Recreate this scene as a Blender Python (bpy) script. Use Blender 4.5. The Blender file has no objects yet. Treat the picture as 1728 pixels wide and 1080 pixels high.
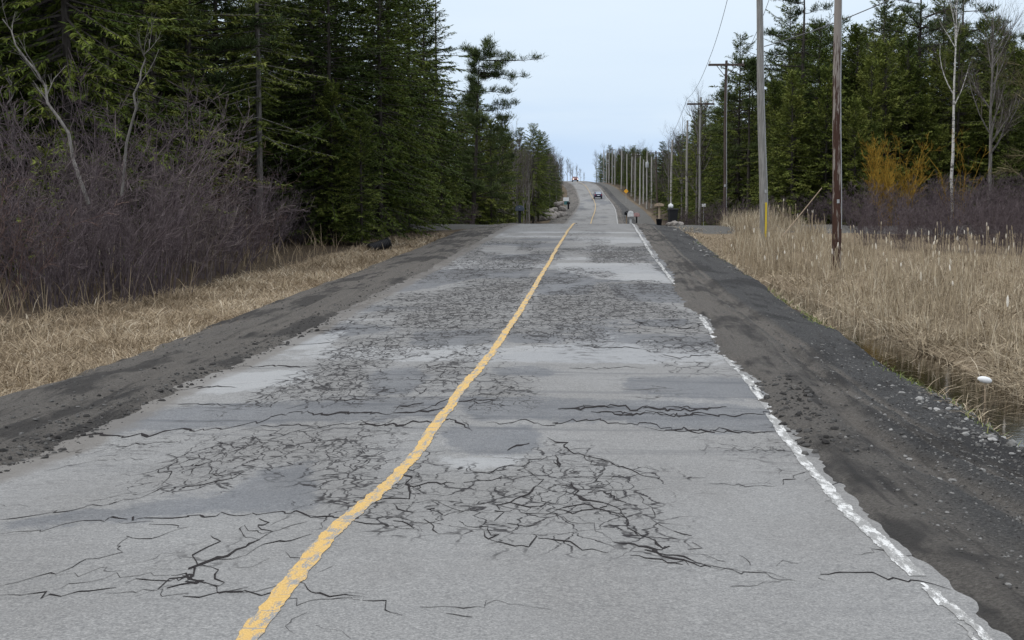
import bpy, math, random
import numpy as np
from mathutils import Vector
rad = math.radians
SC = bpy.context.scene
COL = SC.collection

# ------------------------------------------------------------------ camera, world, sun, exposure
W0, H0, FPX = 1728.0, 1080.0, 2400.0
HC = 1.9                                     # camera height above the near road
YAW, PITCH = math.atan(144 / FPX), math.atan(190 / FPX)
cam_d = bpy.data.cameras.new('camera'); cam = bpy.data.objects.new('camera', cam_d); COL.objects.link(cam)
cam_d.sensor_width = 36.0; cam_d.lens = FPX / W0 * 36.0; cam_d.clip_start = 0.2; cam_d.clip_end = 9000
cam.location = (0, 0, HC); cam.rotation_euler = (math.pi / 2 - PITCH, 0, YAW)
SC.camera = cam

SUN_EL, SUN_AZ = rad(48), rad(-115)          # behind and left of the camera
wd = bpy.data.worlds.new('World'); SC.world = wd; wd.use_nodes = True
nt = wd.node_tree; nt.nodes.clear()
def wn(t, **k):
    n = nt.nodes.new(t)
    for a, b in k.items(): setattr(n, a, b)
    return n
out = wn('ShaderNodeOutputWorld'); bgs = wn('ShaderNodeBackground'); bgc = wn('ShaderNodeBackground'); mx = wn('ShaderNodeMixShader')
sky = wn('ShaderNodeTexSky', sky_type='NISHITA', sun_disc=False, sun_elevation=SUN_EL, sun_rotation=SUN_AZ)
nt.links.new(sky.outputs[0], bgs.inputs[0]); bgs.inputs[1].default_value = 0.10
tc = wn('ShaderNodeTexCoord'); sx = wn('ShaderNodeSeparateXYZ'); nt.links.new(tc.outputs['Generated'], sx.inputs[0])
mp = wn('ShaderNodeMapping'); mp.inputs['Scale'].default_value = (2.2, 2.2, 16); nt.links.new(tc.outputs['Generated'], mp.inputs[0])
nz = wn('ShaderNodeTexNoise'); nz.inputs['Scale'].default_value = 2.2; nz.inputs['Detail'].default_value = 4; nt.links.new(mp.outputs[0], nz.inputs['Vector'])
ad = wn('ShaderNodeMath', operation='MULTIPLY_ADD'); nt.links.new(nz.outputs[0], ad.inputs[0]); ad.inputs[1].default_value = 0.11
sb = wn('ShaderNodeMath', operation='SUBTRACT'); nt.links.new(sx.outputs[2], sb.inputs[0]); sb.inputs[1].default_value = 0.055
nt.links.new(sb.outputs[0], ad.inputs[2])
cr = wn('ShaderNodeValToRGB'); nt.links.new(ad.outputs[0], cr.inputs[0])
el = cr.color_ramp.elements
el[0].position = 0.0; el[0].color = (0.55, 0.73, 1.0, 1)
el[1].position = 1.0; el[1].color = (1.75, 1.80, 1.88, 1)
for p, c in ((0.035, (0.62, 0.785, 1.02, 1)), (0.075, (0.745, 0.88, 1.04, 1)), (0.15, (0.82, 0.94, 1.06, 1)), (0.35, (1.0, 1.06, 1.13, 1))):
    e = el.new(p); e.color = c
nt.links.new(cr.outputs[0], bgc.inputs[0]); bgc.inputs[1].default_value = 1.0
mx.inputs[0].default_value = 0.9
nt.links.new(bgs.outputs[0], mx.inputs[1]); nt.links.new(bgc.outputs[0], mx.inputs[2]); nt.links.new(mx.outputs[0], out.inputs[0])

sun_d = bpy.data.lights.new('sun', 'SUN'); sun = bpy.data.objects.new('sun', sun_d); COL.objects.link(sun)
sun_d.energy = 1.0; sun_d.angle = rad(25); sun_d.color = (1.0, 0.95, 0.88)
sdir = Vector((math.sin(SUN_AZ) * math.cos(SUN_EL), math.cos(SUN_AZ) * math.cos(SUN_EL), math.sin(SUN_EL)))
sun.rotation_euler = sdir.to_track_quat('Z', 'Y').to_euler()

SC.view_settings.view_transform = 'Standard'; SC.view_settings.look = 'None'
SC.view_settings.exposure = 0.0; SC.view_settings.gamma = 1.0
SC.render.engine = 'CYCLES'
SC.cycles.max_bounces = 5; SC.cycles.diffuse_bounces = 3; SC.cycles.glossy_bounces = 2; SC.cycles.use_denoising = True
try: SC.cycles.use_adaptive_sampling = True
except Exception: pass

# ------------------------------------------------------------------ numeric helpers
def smooth(a, b, x):
    t = np.clip((np.asarray(x, float) - a) / (b - a), 0, 1); return t * t * (3 - 2 * t)
def hash2(i, j, s):
    n = (i * 374761393 + j * 668265263 + s * 974634777) & 0xFFFFFFFF
    n = ((n ^ (n >> 13)) * 1274126177) & 0xFFFFFFFF
    return ((n ^ (n >> 16)) & 0xFFFF) / 65535.0
def vnoise(x, y, s=0):
    x = np.asarray(x, float); y = np.asarray(y, float)
    i = np.floor(x).astype(np.int64); j = np.floor(y).astype(np.int64)
    fx = x - i; fy = y - j; fx = fx * fx * (3 - 2 * fx); fy = fy * fy * (3 - 2 * fy)
    a = hash2(i, j, s); b = hash2(i + 1, j, s); c = hash2(i, j + 1, s); d = hash2(i + 1, j + 1, s)
    return (a * (1 - fx) + b * fx) * (1 - fy) + (c * (1 - fx) + d * fx) * fy - 0.5
def hermite(X, Y):
    X = np.array(X, float); Y = np.array(Y, float)
    d = np.diff(Y) / np.diff(X); m = np.zeros(len(X))
    for k in range(1, len(X) - 1):
        h0, h1 = X[k] - X[k-1], X[k+1] - X[k]
        m[k] = (d[k-1] * h1 + d[k] * h0) / (h0 + h1)
    m[0], m[-1] = d[0], d[-1]
    def f(x):
        x = np.asarray(x, float); xc = np.clip(x, X[0], X[-1])
        k = np.clip(np.searchsorted(X, xc) - 1, 0, len(X) - 2)
        h = X[k+1] - X[k]; t = (xc - X[k]) / h
        return (2*t**3 - 3*t**2 + 1) * Y[k] + (t**3 - 2*t**2 + t) * h * m[k] + (-2*t**3 + 3*t**2) * Y[k+1] + (t**3 - t**2) * h * m[k+1]
    return f
# long profile and sideways drift of the road, both along world Y
zlong = hermite([-30, 0, 6.3, 7.6, 8.5, 9.3, 10, 10.9, 12, 13, 14, 15.6, 18, 21, 24.7, 31, 36.5, 49, 71, 76, 82, 100, 135, 165, 183, 233, 320, 404, 445, 490, 540, 650, 900, 4000],
                [0.35, .05, .003, -.022, -.055, -.095, -.13, -.158, -.178, -.172, -.155, -.125, -.118, -.088, -.018, .086, .183, .44, .93, .985, .97, .55, -.25, -.33, .22, 1.51, 3.9, 8.5, 10.0, 10.7, 10.4, 8.0, 6.0, 4.0])
drift = hermite([-30, 6, 9, 10.5, 14, 18, 25, 36, 50, 72, 100, 183, 233, 320, 404, 450, 500, 650, 4000], [0, 0, -.035, -.005, .02, .06, .12, .13, .11, .2, .3, .8, 1.15, .4, -2.9, -6.5, -12, -32, -600])
YC, YW, YL, YR = -1.54, 1.69, -4.80, 1.87     # centre line, edge line, left and right pavement edge (across the road)

CR, SR = math.cos(YAW), math.sin(YAW); CP, SP = math.cos(PITCH), math.sin(PITCH)
def ray(px, py):
    u = (px - 864) / FPX; v = (py - 540) / FPX
    x, y, z = u, 1 * CP - v * SP, -SP - v * CP
    return np.array([x * CR - y * SR, x * SR + y * CR, z])
def at(px, py, Y):                            # the point Y metres along the road that the photo shows at (px, py)
    r = ray(px, py); return r * (Y / r[1]) + np.array([0, 0, HC])
def on_road(px, py, off=0.0):
    r = ray(px, py); t = 5.0
    while t < 700:
        p = r * (t / r[1])
        if p[2] + HC < zlong(t) + off: break
        t *= 1.004
    return (float(p[0] - drift(p[1])), float(p[1]))
def crosspos(X, Y): return X - drift(Y)

# ------------------------------------------------------------------ object helpers
def tag(o, label=None, cat=None, group=None, kind=None):
    if label: o['label'] = label
    if cat: o['category'] = cat
    if group: o['group'] = group
    if kind: o['kind'] = kind
    return o
def mesh(name, V, F, mat=None, parent=None, smooth_=False, attrs=None):
    """V (n,3); F a list of int arrays (m,k)"""
    V = np.asarray(V, np.float32); F = [np.asarray(f, np.int32) for f in (F if isinstance(F, list) else [F]) if len(f)]
    me = bpy.data.meshes.new(name)
    me.vertices.add(len(V)); me.vertices.foreach_set('co', V.ravel())
    nl = sum(f.size for f in F); npoly = sum(len(f) for f in F)
    me.loops.add(nl); me.loops.foreach_set('vertex_index', np.concatenate([f.ravel() for f in F]))
    tot = np.concatenate([np.full(len(f), f.shape[1], np.int32) for f in F])
    st = np.concatenate([[0], np.cumsum(tot)[:-1]]).astype(np.int32)
    me.polygons.add(npoly); me.polygons.foreach_set('loop_start', st)
    try: me.polygons.foreach_set('loop_total', tot)
    except Exception: pass
    me.polygons.foreach_set('use_smooth', np.full(npoly, smooth_, bool))
    for k, a in (attrs or {}).items():
        at_ = me.attributes.new(k, 'FLOAT', 'POINT'); at_.data.foreach_set('value', np.asarray(a, np.float32))
    me.update(calc_edges=True); me.validate()
    if mat: me.materials.append(mat)
    o = bpy.data.objects.new(name, me); COL.objects.link(o)
    if parent: o.parent = parent
    return o
def empty(name, loc=(0, 0, 0), rz=0.0):
    o = bpy.data.objects.new(name, None); COL.objects.link(o); o.location = loc; o.rotation_euler = (0, 0, rz); o.empty_display_size = 0.3
    return o
def copy_tree(o, parent=None):
    c = o.copy(); COL.objects.link(c); c.parent = parent
    for ch in list(o.children): copy_tree(ch, c)
    return c
class MB:
    def __init__(s): s.V = []; s.F = {}; s.n = 0; s.A = []
    def add(s, V, F, tint=None):
        V = np.asarray(V, float).reshape(-1, 3)
        if isinstance(F, list) and not (len(F) and isinstance(F[0], np.ndarray)):
            F = [np.atleast_2d(np.asarray(f, np.int64)) for f in F]
        for f in (F if isinstance(F, list) else [F]):
            f = np.atleast_2d(np.asarray(f, np.int64))
            if len(f): s.F.setdefault(f.shape[1], []).append(f + s.n)
        s.V.append(V); s.n += len(V)
        s.A.append(np.zeros(len(V)) if tint is None else np.broadcast_to(tint, (len(V),)))
        return s
    def box(s, c, d, rz=0.0, taper=1.0, tilt=0.0):
        x, y, z = [k / 2 for k in d]
        V = np.array([[-x, -y, -z], [x, -y, -z], [x, y, -z], [-x, y, -z], [-x*taper, -y*taper, z], [x*taper, -y*taper, z], [x*taper, y*taper, z], [-x*taper, y*taper, z]])
        if tilt: V = V @ np.array([[1, 0, 0], [0, math.cos(tilt), math.sin(tilt)], [0, -math.sin(tilt), math.cos(tilt)]])
        R = np.array([[math.cos(rz), math.sin(rz), 0], [-math.sin(rz), math.cos(rz), 0], [0, 0, 1]])
        return s.add(V @ R + np.array(c), [[0, 3, 2, 1], [4, 5, 6, 7], [0, 1, 5, 4], [1, 2, 6, 5], [2, 3, 7, 6], [3, 0, 4, 7]])
    def tubes(s, P, R, k=3, tint=None):
        V, F = tube_batch(P, R, k)
        return s.add(V, F, tint)
    def lathe(s, prof, k=12, c=(0, 0, 0), axis=2, tilt=None):
        prof = np.array(prof, float); a = np.arange(k) * 2 * math.pi / k
        V = np.stack([prof[:, None, 0] * np.cos(a), prof[:, None, 0] * np.sin(a), np.repeat(prof[:, 1:2], k, 1)], -1).reshape(-1, 3)
        n = len(prof); i = np.arange(n - 1)[:, None] * k; j = np.arange(k)[None]
        F = np.stack([i + j, i + (j + 1) % k, i + k + (j + 1) % k, i + k + j], -1).reshape(-1, 4)
        if axis == 0: V = V[:, [2, 0, 1]]
        if axis == 1: V = V[:, [1, 2, 0]]
        if tilt is not None: V = V @ tilt
        caps = [np.arange(k)[::-1][None], (np.arange(k) + (n - 1) * k)[None]]
        return s.add(V + np.array(c), [F] + caps)
    def build(s, name, mat, parent=None, smooth_=False, tint=False):
        F = [np.concatenate(v) for v in s.F.values()]
        return mesh(name, np.concatenate(s.V), F, mat, parent, smooth_, {'tint': np.concatenate(s.A)} if tint else None)
def tube_batch(P, R, k=3):
    P = np.asarray(P, float); R = np.asarray(R, float)
    if P.ndim == 2: P = P[None]; R = R[None]
    m, n, _ = P.shape
    d = P[:, -1] - P[:, 0]; d /= np.linalg.norm(d, axis=1, keepdims=True) + 1e-9
    ref = np.where(np.abs(d[:, 2:3]) > 0.9, np.array([[1.0, 0, 0]]), np.array([[0, 0, 1.0]]))
    a = np.cross(d, ref); a /= np.linalg.norm(a, axis=1, keepdims=True) + 1e-9; b = np.cross(d, a)
    an = np.arange(k) * 2 * math.pi / k
    ring = a[:, None, :] * np.cos(an)[None, :, None] + b[:, None, :] * np.sin(an)[None, :, None]
    V = P[:, :, None, :] + R[:, :, None, None] * ring[:, None]
    base = (np.arange(m)[:, None, None] * n + np.arange(n - 1)[None, :, None]) * k; j = np.arange(k)[None, None]
    F = np.stack([base + j, base + (j + 1) % k, base + k + (j + 1) % k, base + k + j], -1).reshape(-1, 4)
    return V.reshape(-1, 3), F
def grid_faces(nr, nc):
    i = np.arange(nr - 1)[:, None] * nc; j = np.arange(nc - 1)[None]
    return np.stack([i + j, i + j + 1, i + nc + j + 1, i + nc + j], -1).reshape(-1, 4)

# ------------------------------------------------------------------ materials
class NT:
    def __init__(s, name, rough=0.85, spec=0.3):
        s.m = bpy.data.materials.new(name); s.m.use_nodes = True; s.t = s.m.node_tree
        s.b = s.t.nodes['Principled BSDF']; s.b.inputs['Roughness'].default_value = rough; s.b.inputs['Specular IOR Level'].default_value = spec
    def n(s, t, **k):
        n = s.t.nodes.new(t)
        for a, b in k.items(): setattr(n, a, b)
        return n
    def put(s, inp, v):
        if hasattr(v, 'is_output') or hasattr(v, 'links'): s.t.links.new(v, inp)
        else: inp.default_value = v
    def pos(s, scale=(1, 1, 1), obj=False):
        if obj: o = s.n('ShaderNodeTexCoord').outputs['Object']
        else: o = s.n('ShaderNodeNewGeometry').outputs['Position']
        m = s.n('ShaderNodeMapping'); s.put(m.inputs[0], o); m.inputs['Scale'].default_value = scale
        return m.outputs[0]
    def noise(s, vec, scale=1, detail=3, rough=0.55, dist=0):
        n = s.n('ShaderNodeTexNoise'); s.put(n.inputs['Vector'], vec); n.inputs['Scale'].default_value = scale
        n.inputs['Detail'].default_value = detail; n.inputs['Roughness'].default_value = rough; n.inputs['Distortion'].default_value = dist
        return n.outputs[0]
    def noisec(s, vec, scale=1, detail=2):
        n = s.n('ShaderNodeTexNoise'); s.put(n.inputs['Vector'], vec); n.inputs['Scale'].default_value = scale; n.inputs['Detail'].default_value = detail
        return n.outputs['Color']
    def math(s, op, a, b=0.0, c=0.0, clamp=False):
        n = s.n('ShaderNodeMath', operation=op, use_clamp=clamp)
        for i, v in enumerate((a, b, c)): s.put(n.inputs[i], v)
        return n.outputs[0]
    def rng(s, v, a, b, c=0.0, d=1.0, st=True):
        n = s.n('ShaderNodeMapRange'); n.interpolation_type = 'SMOOTHSTEP' if st else 'LINEAR'
        for i, x in enumerate((v, a, b, c, d)): s.put(n.inputs[i], x)
        return n.outputs[0]
    def mix(s, f, a, b, mode='MIX'):
        n = s.n('ShaderNodeMix', data_type='RGBA', blend_type=mode)
        s.put(n.inputs[0], f); s.put(n.inputs[6], a if not isinstance(a, tuple) else (*a[:3], 1)); s.put(n.inputs[7], b if not isinstance(b, tuple) else (*b[:3], 1))
        return n.outputs[2]
    def attr(s, name):
        n = s.n('ShaderNodeAttribute'); n.attribute_name = name; return n.outputs['Fac']
    def rand(s): return s.n('ShaderNodeObjectInfo').outputs['Random']
    def ramp(s, f, stops):
        n = s.n('ShaderNodeValToRGB'); s.put(n.inputs[0], f); e = n.color_ramp.elements
        e[0].position, e[0].color = stops[0][0], (*stops[0][1], 1); e[1].position, e[1].color = stops[-1][0], (*stops[-1][1], 1)
        for p, c in stops[1:-1]: e.new(p).color = (*c, 1)
        return n.outputs[0]
    def vadd(s, a, b, f):
        n = s.n('ShaderNodeVectorMath', operation='MULTIPLY_ADD'); s.put(n.inputs[0], b); n.inputs[1].default_value = (f, f, f) if not isinstance(f, tuple) else f; s.put(n.inputs[2], a)
        return n.outputs[0]
    def color(s, v): s.put(s.b.inputs['Base Color'], v if not isinstance(v, tuple) else (*v[:3], 1)); return s
    def bump(s, h, strength=0.4, dist=0.02):
        n = s.n('ShaderNodeBump'); s.put(n.inputs['Height'], h); n.inputs['Strength'].default_value = strength; n.inputs['Distance'].default_value = dist
        s.t.links.new(n.outputs[0], s.b.inputs['Normal']); return s
def plain(name, c, rough=0.7, var=0.15, scale=6.0, spec=0.3):
    q = NT(name, rough, spec); v = q.noise(q.pos(obj=True), scale, 4)
    q.color(q.mix(v, tuple(k * (1 - var) for k in c), tuple(min(1, k * (1 + var)) for k in c))); return q.m

def m_asphalt():
    q = NT('asphalt', 0.88, 0.25); P = q.pos()
    grain = q.noise(P, 70, 3, 0.8); grain2 = q.noise(P, 24, 3, 0.7)
    blot = q.noise(q.pos((0.5, 0.18, 1)), 1.4, 4, 0.6)
    streak = q.noise(q.pos((0.25, 3.2, 1)), 1.0, 4, 0.65)
    c = q.ramp(q.math('ADD', q.math('MULTIPLY', grain, 0.75), q.math('MULTIPLY', grain2, 0.25)),
               [(0.32, (0.112, 0.113, 0.115)), (0.5, (0.218, 0.217, 0.214)), (0.68, (0.37, 0.367, 0.357))])
    c = q.mix(q.rng(blot, 0.35, 0.7), c, q.mix(1.0, c, (0.86, 0.85, 0.84), 'MULTIPLY'))
    # fine transverse streaks left by patching and ploughs
    c = q.mix(q.math('MULTIPLY', q.math('MULTIPLY', q.rng(streak, 0.50, 0.66), q.attr('age')), 0.42), c, (0.115, 0.117, 0.122))
    edge = q.math('MULTIPLY_ADD', q.noise(q.pos((1.2, 0.8, 1)), 2.5, 6, 0.75), 0.36, -0.18)
    dp = q.rng(q.math('ADD', q.attr('patch'), edge), -0.03, 0.05)
    pcol = q.mix(1.0, c, (0.66, 0.685, 0.735), 'MULTIPLY')
    c = q.mix(q.math('MULTIPLY', dp, q.rng(q.noise(q.pos((1.2, .5, 1)), 2.0, 4, .6), .3, .65, .82, 1.0)), c, pcol)
    lp = q.rng(q.math('ADD', q.attr('pale'), edge), -0.03, 0.05)
    c = q.mix(q.math('MULTIPLY', lp, 0.65), c, q.ramp(grain, [(0.3, (0.27, 0.275, 0.28)), (0.7, (0.40, 0.405, 0.408))]))
    # alligator cracking
    ca = q.attr('gator')
    wv = q.vadd(q.pos((1, 0.42, 1)), q.noisec(P, 3.2, 4), 0.24)
    ysep = q.n('ShaderNodeSeparateXYZ'); q.put(ysep.inputs[0], P); wfar = q.rng(ysep.outputs[1], 11.0, 40.0, 1.0, 2.1, False)
    def vor(sc, w, brk):
        v = q.n('ShaderNodeTexVoronoi', feature='DISTANCE_TO_EDGE'); q.put(v.inputs['Vector'], wv); v.inputs['Scale'].default_value = sc
        ww = q.math('MULTIPLY', q.math('MULTIPLY', q.rng(brk, 0.24, 0.62), w), wfar)
        return q.math('SUBTRACT', 1.0, q.rng(v.outputs['Distance'], q.math('MULTIPLY', ww, 0.35), q.math('ADD', ww, 0.001)))
    brk = q.noise(P, 1.7, 3, 0.6); brk2 = q.noise(P, 2.6, 3, 0.6, 0.4)
    k1 = q.math('MULTIPLY', vor(4.3, 0.054, brk), q.rng(q.math('ADD', ca, q.math('MULTIPLY_ADD', brk2, 0.9, -0.45)), 0.25, 0.55))
    k2 = q.math('MULTIPLY', vor(9.0, 0.076, brk2), q.rng(q.math('ADD', ca, q.math('MULTIPLY_ADD', brk, 1.0, -0.5)), 0.48, 0.85))
    kk = q.math('MAXIMUM', k1, k2)
    # wandering crosswise hairline cracks
    def ridge(vec, sc, w, seedoff):
        n = q.noise(vec, sc, 3, 0.55, 0.3); d = q.math('ABSOLUTE', q.math('SUBTRACT', n, 0.5))
        return q.math('SUBTRACT', 1.0, q.rng(d, 0.0, w))
    wear = q.noise(q.pos((0.6, 0.16, 1)), 1.1, 3, 0.6)
    h1 = q.math('MULTIPLY', ridge(q.pos((0.55, 1.5, 1)), 1.1, 0.012, 0), q.rng(wear, 0.44, 0.60))
    h2 = q.math('MULTIPLY', ridge(q.pos((1.4, 1.0, 1)), 2.6, 0.020, 0), q.rng(q.math('ADD', wear, q.math('MULTIPLY', ca, 0.3)), 0.56, 0.70))
    hh = q.math('MULTIPLY', q.math('MAXIMUM', h1, h2), q.attr('age'))
    c = q.mix(q.math('MULTIPLY', hh, 0.75), c, (0.04, 0.037, 0.037))
    c = q.mix(q.math('MULTIPLY', q.rng(ca, 0.3, 1.0), 0.20), c, (0.115, 0.108, 0.099))
    c = q.mix(q.math('MULTIPLY', kk, q.rng(q.noise(P, 6, 3, 0.7), 0.3, 0.6, 0.6, 0.98)), c, (0.015, 0.013, 0.014))
    # dried mud tracked over the edges
    mud = q.rng(q.math('ADD', q.attr('mud'), q.math('MULTIPLY_ADD', q.noise(q.pos((1, .35, 1)), 2.2, 5, 0.65), 0.9, -0.45)), 0.35, 0.75)
    c = q.mix(q.math('MULTIPLY', mud, 0.7), c, (0.135, 0.122, 0.108))
    q.color(c)
    q.bump(q.math('SUBTRACT', q.math('MULTIPLY', grain2, 0.25), kk), 0.35, 0.012)
    return q.m
def m_paint(name, c1, c2, wear):
    q = NT(name, 0.7, 0.3); P = q.pos()
    g = q.noise(P, 110, 2, 0.7); w = q.noise(q.pos((3, 0.7, 1)), 5, 5, 0.7)
    c = q.mix(q.rng(g, 0.3, 0.7), c1, c2)
    under = q.ramp(g, [(0.3, (0.17, 0.17, 0.17)), (0.7, (0.34, 0.335, 0.32))])
    f = q.rng(q.math('ADD', w, q.math('MULTIPLY_ADD', g, 0.35, -0.175)), wear, wear + 0.12)
    cs = q.noise(q.pos((0.8, 6, 1)), 3.5, 3, 0.6)
    f = q.math('MULTIPLY', f, q.math('SUBTRACT', 1.0, q.math('MULTIPLY', q.rng(cs, 0.60, 0.66), 0.8)))
    q.color(q.mix(f, under, c)); return q.m
def m_crack():
    q = NT('crack_dark', 0.95, 0.1); v = q.noise(q.pos(), 25, 3)
    q.color(q.mix(v, (0.012, 0.010, 0.011), (0.035, 0.031, 0.031))); return q.m
def m_shoulder():
    q = NT('shoulder_gravel', 0.92, 0.25); P = q.pos()
    g = q.noise(P, 38, 6, 0.85); v = q.n('ShaderNodeTexVoronoi'); q.put(v.inputs['Vector'], P); v.inputs['Scale'].default_value = 28
    st = q.noise(q.pos((6, 0.35, 1)), 1.2, 4, 0.6); big = q.noise(q.pos((1, 0.4, 1)), 0.9, 4, 0.6)
    dark = q.ramp(g, [(0.28, (0.012, 0.012, 0.013)), (0.45, (0.050, 0.049, 0.049)), (0.58, (0.105, 0.104, 0.103)), (0.72, (0.26, 0.26, 0.255))])
    mudc = q.ramp(g, [(0.28, (0.066, 0.058, 0.051)), (0.5, (0.150, 0.136, 0.121)), (0.72, (0.28, 0.258, 0.232))])
    f = q.rng(q.math('ADD', q.attr('mud'), q.math('ADD', q.math('MULTIPLY_ADD', st, 0.8, -0.4), q.math('ADD', q.math('MULTIPLY_ADD', big, 0.9, -0.45), q.math('MULTIPLY_ADD', g, 1.3, -0.65)))), 0.0, 1.15)
    c = q.mix(f, dark, mudc)
    c = q.mix(q.math('MULTIPLY', q.rng(st, 0.55, 0.68), 0.5), c, (0.045, 0.041, 0.038))
    wet = q.rng(q.math('ADD', big, q.math('MULTIPLY', st, 0.3)), 0.62, 0.76)
    c = q.mix(q.math('MULTIPLY', wet, 0.7), c, (0.022, 0.021, 0.022))
    vc = q.rng(v.outputs['Distance'], 0.0, 0.5)
    q.color(c); q.bump(q.math('ADD', q.math('MULTIPLY', g, 1.0), q.math('MULTIPLY', vc, 0.6)), 1.0, 0.05); return q.m
def m_ground():
    q = NT('ground_soil', 0.95, 0.1); P = q.pos()
    a = q.noise(P, 9, 5, 0.7); b = q.noise(P, 0.5, 3)
    litter = q.ramp(a, [(0.3, (0.028, 0.021, 0.014)), (0.55, (0.07, 0.052, 0.036)), (0.75, (0.15, 0.118, 0.08))])
    straw = q.ramp(a, [(0.28, (0.06, 0.045, 0.03)), (0.5, (0.19, 0.148, 0.10)), (0.72, (0.33, 0.265, 0.185))])
    c = q.mix(q.rng(q.math('ADD', q.attr('straw'), q.math('MULTIPLY_ADD', b, 0.5, -0.25)), 0.3, 0.7), litter, straw)
    grav = q.ramp(q.noise(P, 35, 3, .7), [(0.3, (0.05, 0.048, 0.046)), (0.7, (0.17, 0.165, 0.155))])
    c = q.mix(q.rng(q.math('ADD', q.attr('drive'), q.math('MULTIPLY_ADD', a, 0.5, -0.25)), 0.35, 0.65), c, grav)
    q.color(c); q.bump(a, 0.7, 0.06); return q.m
def m_blade(name, stops, rough=0.75):
    q = NT(name, rough, 0.2); q.color(q.ramp(q.attr('tint'), stops)); return q.m
def m_water():
    q = NT('ditch_water', 0.06, 0.5); q.color((0.030, 0.022, 0.014)); q.bump(q.noise(q.pos(), 7, 2), 0.08, 0.01); return q.m
def m_leaf(name, a, b, c):
    q = NT(name, 0.75, 0.12); v = q.noise(q.pos(obj=True), 0.75, 3, 0.6); r = q.rand()
    f = q.math('ADD', q.math('MULTIPLY', q.rng(v, 0.3, 0.7), 0.55), q.math('ADD', q.math('MULTIPLY', q.attr('tint'), 0.35), q.math('MULTIPLY_ADD', r, 0.45, -0.2)))
    q.color(q.ramp(f, [(0.05, a), (0.5, b), (1.0, c)])); return q.m
def m_bark(name, a, b, sc=(6, 6, 1.2), thr=(0.35, 0.7)):
    q = NT(name, 0.9, 0.15); v = q.noise(q.pos(sc, True), 2.0, 4, 0.65); r = q.rand()
    c = q.mix(q.rng(v, *thr), a, b); q.color(q.mix(q.math('MULTIPLY', r, 0.35), c, tuple(k * 0.6 for k in a))); return q.m
M = dict(
    asphalt=m_asphalt(), crack=m_crack(), shoulder=m_shoulder(), ground=m_ground(), water=m_water(),
    yellow=m_paint('yellow_paint', (0.46, 0.29, 0.085), (0.66, 0.44, 0.155), 0.40),
    white=m_paint('white_paint', (0.50, 0.50, 0.49), (0.72, 0.72, 0.71), 0.47),
    straw=m_blade('dry_straw', [(0, (0.10, 0.072, 0.045)), (0.35, (0.25, 0.19, 0.125)), (0.75, (0.40, 0.32, 0.215)), (0.92, (0.52, 0.44, 0.33)), (1, (0.70, 0.66, 0.58))]),
    reed=m_blade('dry_reed', [(0, (0.11, 0.082, 0.053)), (0.35, (0.25, 0.20, 0.135)), (0.8, (0.42, 0.345, 0.24)), (0.92, (0.50, 0.43, 0.32)), (1, (0.74, 0.69, 0.61))]),
    green=m_blade('green_blade', [(0, (0.06, 0.085, 0.02)), (0.6, (0.13, 0.17, 0.045)), (1, (0.26, 0.26, 0.10))]),
    spruce=m_leaf('spruce_needles', (0.023, 0.037, 0.009), (0.068, 0.098, 0.018), (0.155, 0.182, 0.033)),
    cedar=m_leaf('cedar_fronds', (0.050, 0.072, 0.016), (0.118, 0.146, 0.031), (0.21, 0.225, 0.054)),
    pine=m_leaf('pine_needles', (0.032, 0.050, 0.018), (0.066, 0.090, 0.030), (0.118, 0.142, 0.050)),
    larch=m_leaf('sparse_needles', (0.048, 0.048, 0.026), (0.086, 0.084, 0.044), (0.135, 0.125, 0.066)),
    bark=m_bark('dark_bark', (0.035, 0.030, 0.026), (0.085, 0.076, 0.068)),
    greybark=m_bark('grey_bark', (0.10, 0.092, 0.084), (0.235, 0.22, 0.205)),
    birch=m_bark('birch_bark', (0.09, 0.085, 0.08), (0.62, 0.60, 0.56), (2, 2, 5), (0.36, 0.5)),
    twig=m_bark('grey_twigs', (0.075, 0.062, 0.054), (0.16, 0.14, 0.125), (3, 3, 3)),
    purple=m_bark('purple_twigs', (0.076, 0.057, 0.063), (0.172, 0.141, 0.142), (2, 2, 2)),
    redtwig=m_bark('reddish_twigs', (0.10, 0.062, 0.054), (0.20, 0.14, 0.12), (2, 2, 2)),
    palebark=m_bark('pale_bark', (0.13, 0.118, 0.11), (0.28, 0.262, 0.245)),
    greytwig=m_bark('grey_brown_twigs', (0.10, 0.078, 0.073), (0.21, 0.178, 0.165), (2, 2, 2)),
    willow=m_bark('willow_twigs', (0.22, 0.125, 0.018), (0.42, 0.27, 0.045), (2, 2, 2)),
    olive=m_bark('olive_twigs', (0.14, 0.12, 0.06), (0.25, 0.215, 0.12), (2, 2, 2)),
)
def m_pole_brown():
    q = NT('creosote_wood', 0.8, 0.2); tcn = q.n('ShaderNodeTexCoord').outputs['Object']
    sp = q.n('ShaderNodeSeparateXYZ'); q.put(sp.inputs[0], tcn)
    gr = q.noise(q.pos((16, 16, 0.9), True), 1.5, 5, 0.65); bl = q.noise(q.pos((9, 9, 0.9), True), 1.0, 5, 0.65)
    brown = q.mix(gr, (0.030, 0.016, 0.012), (0.085, 0.043, 0.032)); grey = q.mix(gr, (0.19, 0.165, 0.145), (0.33, 0.295, 0.27))
    zz = q.math('ADD', q.rng(sp.outputs[2], 2.0, 8.0, -0.05, 0.03, False), q.rng(sp.outputs[2], 8.5, 9.4, 0.0, 0.5))
    q.color(q.mix(q.rng(q.math('ADD', bl, zz), 0.49, 0.57), brown, grey)); q.bump(gr, 0.4, 0.01); return q.m
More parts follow.
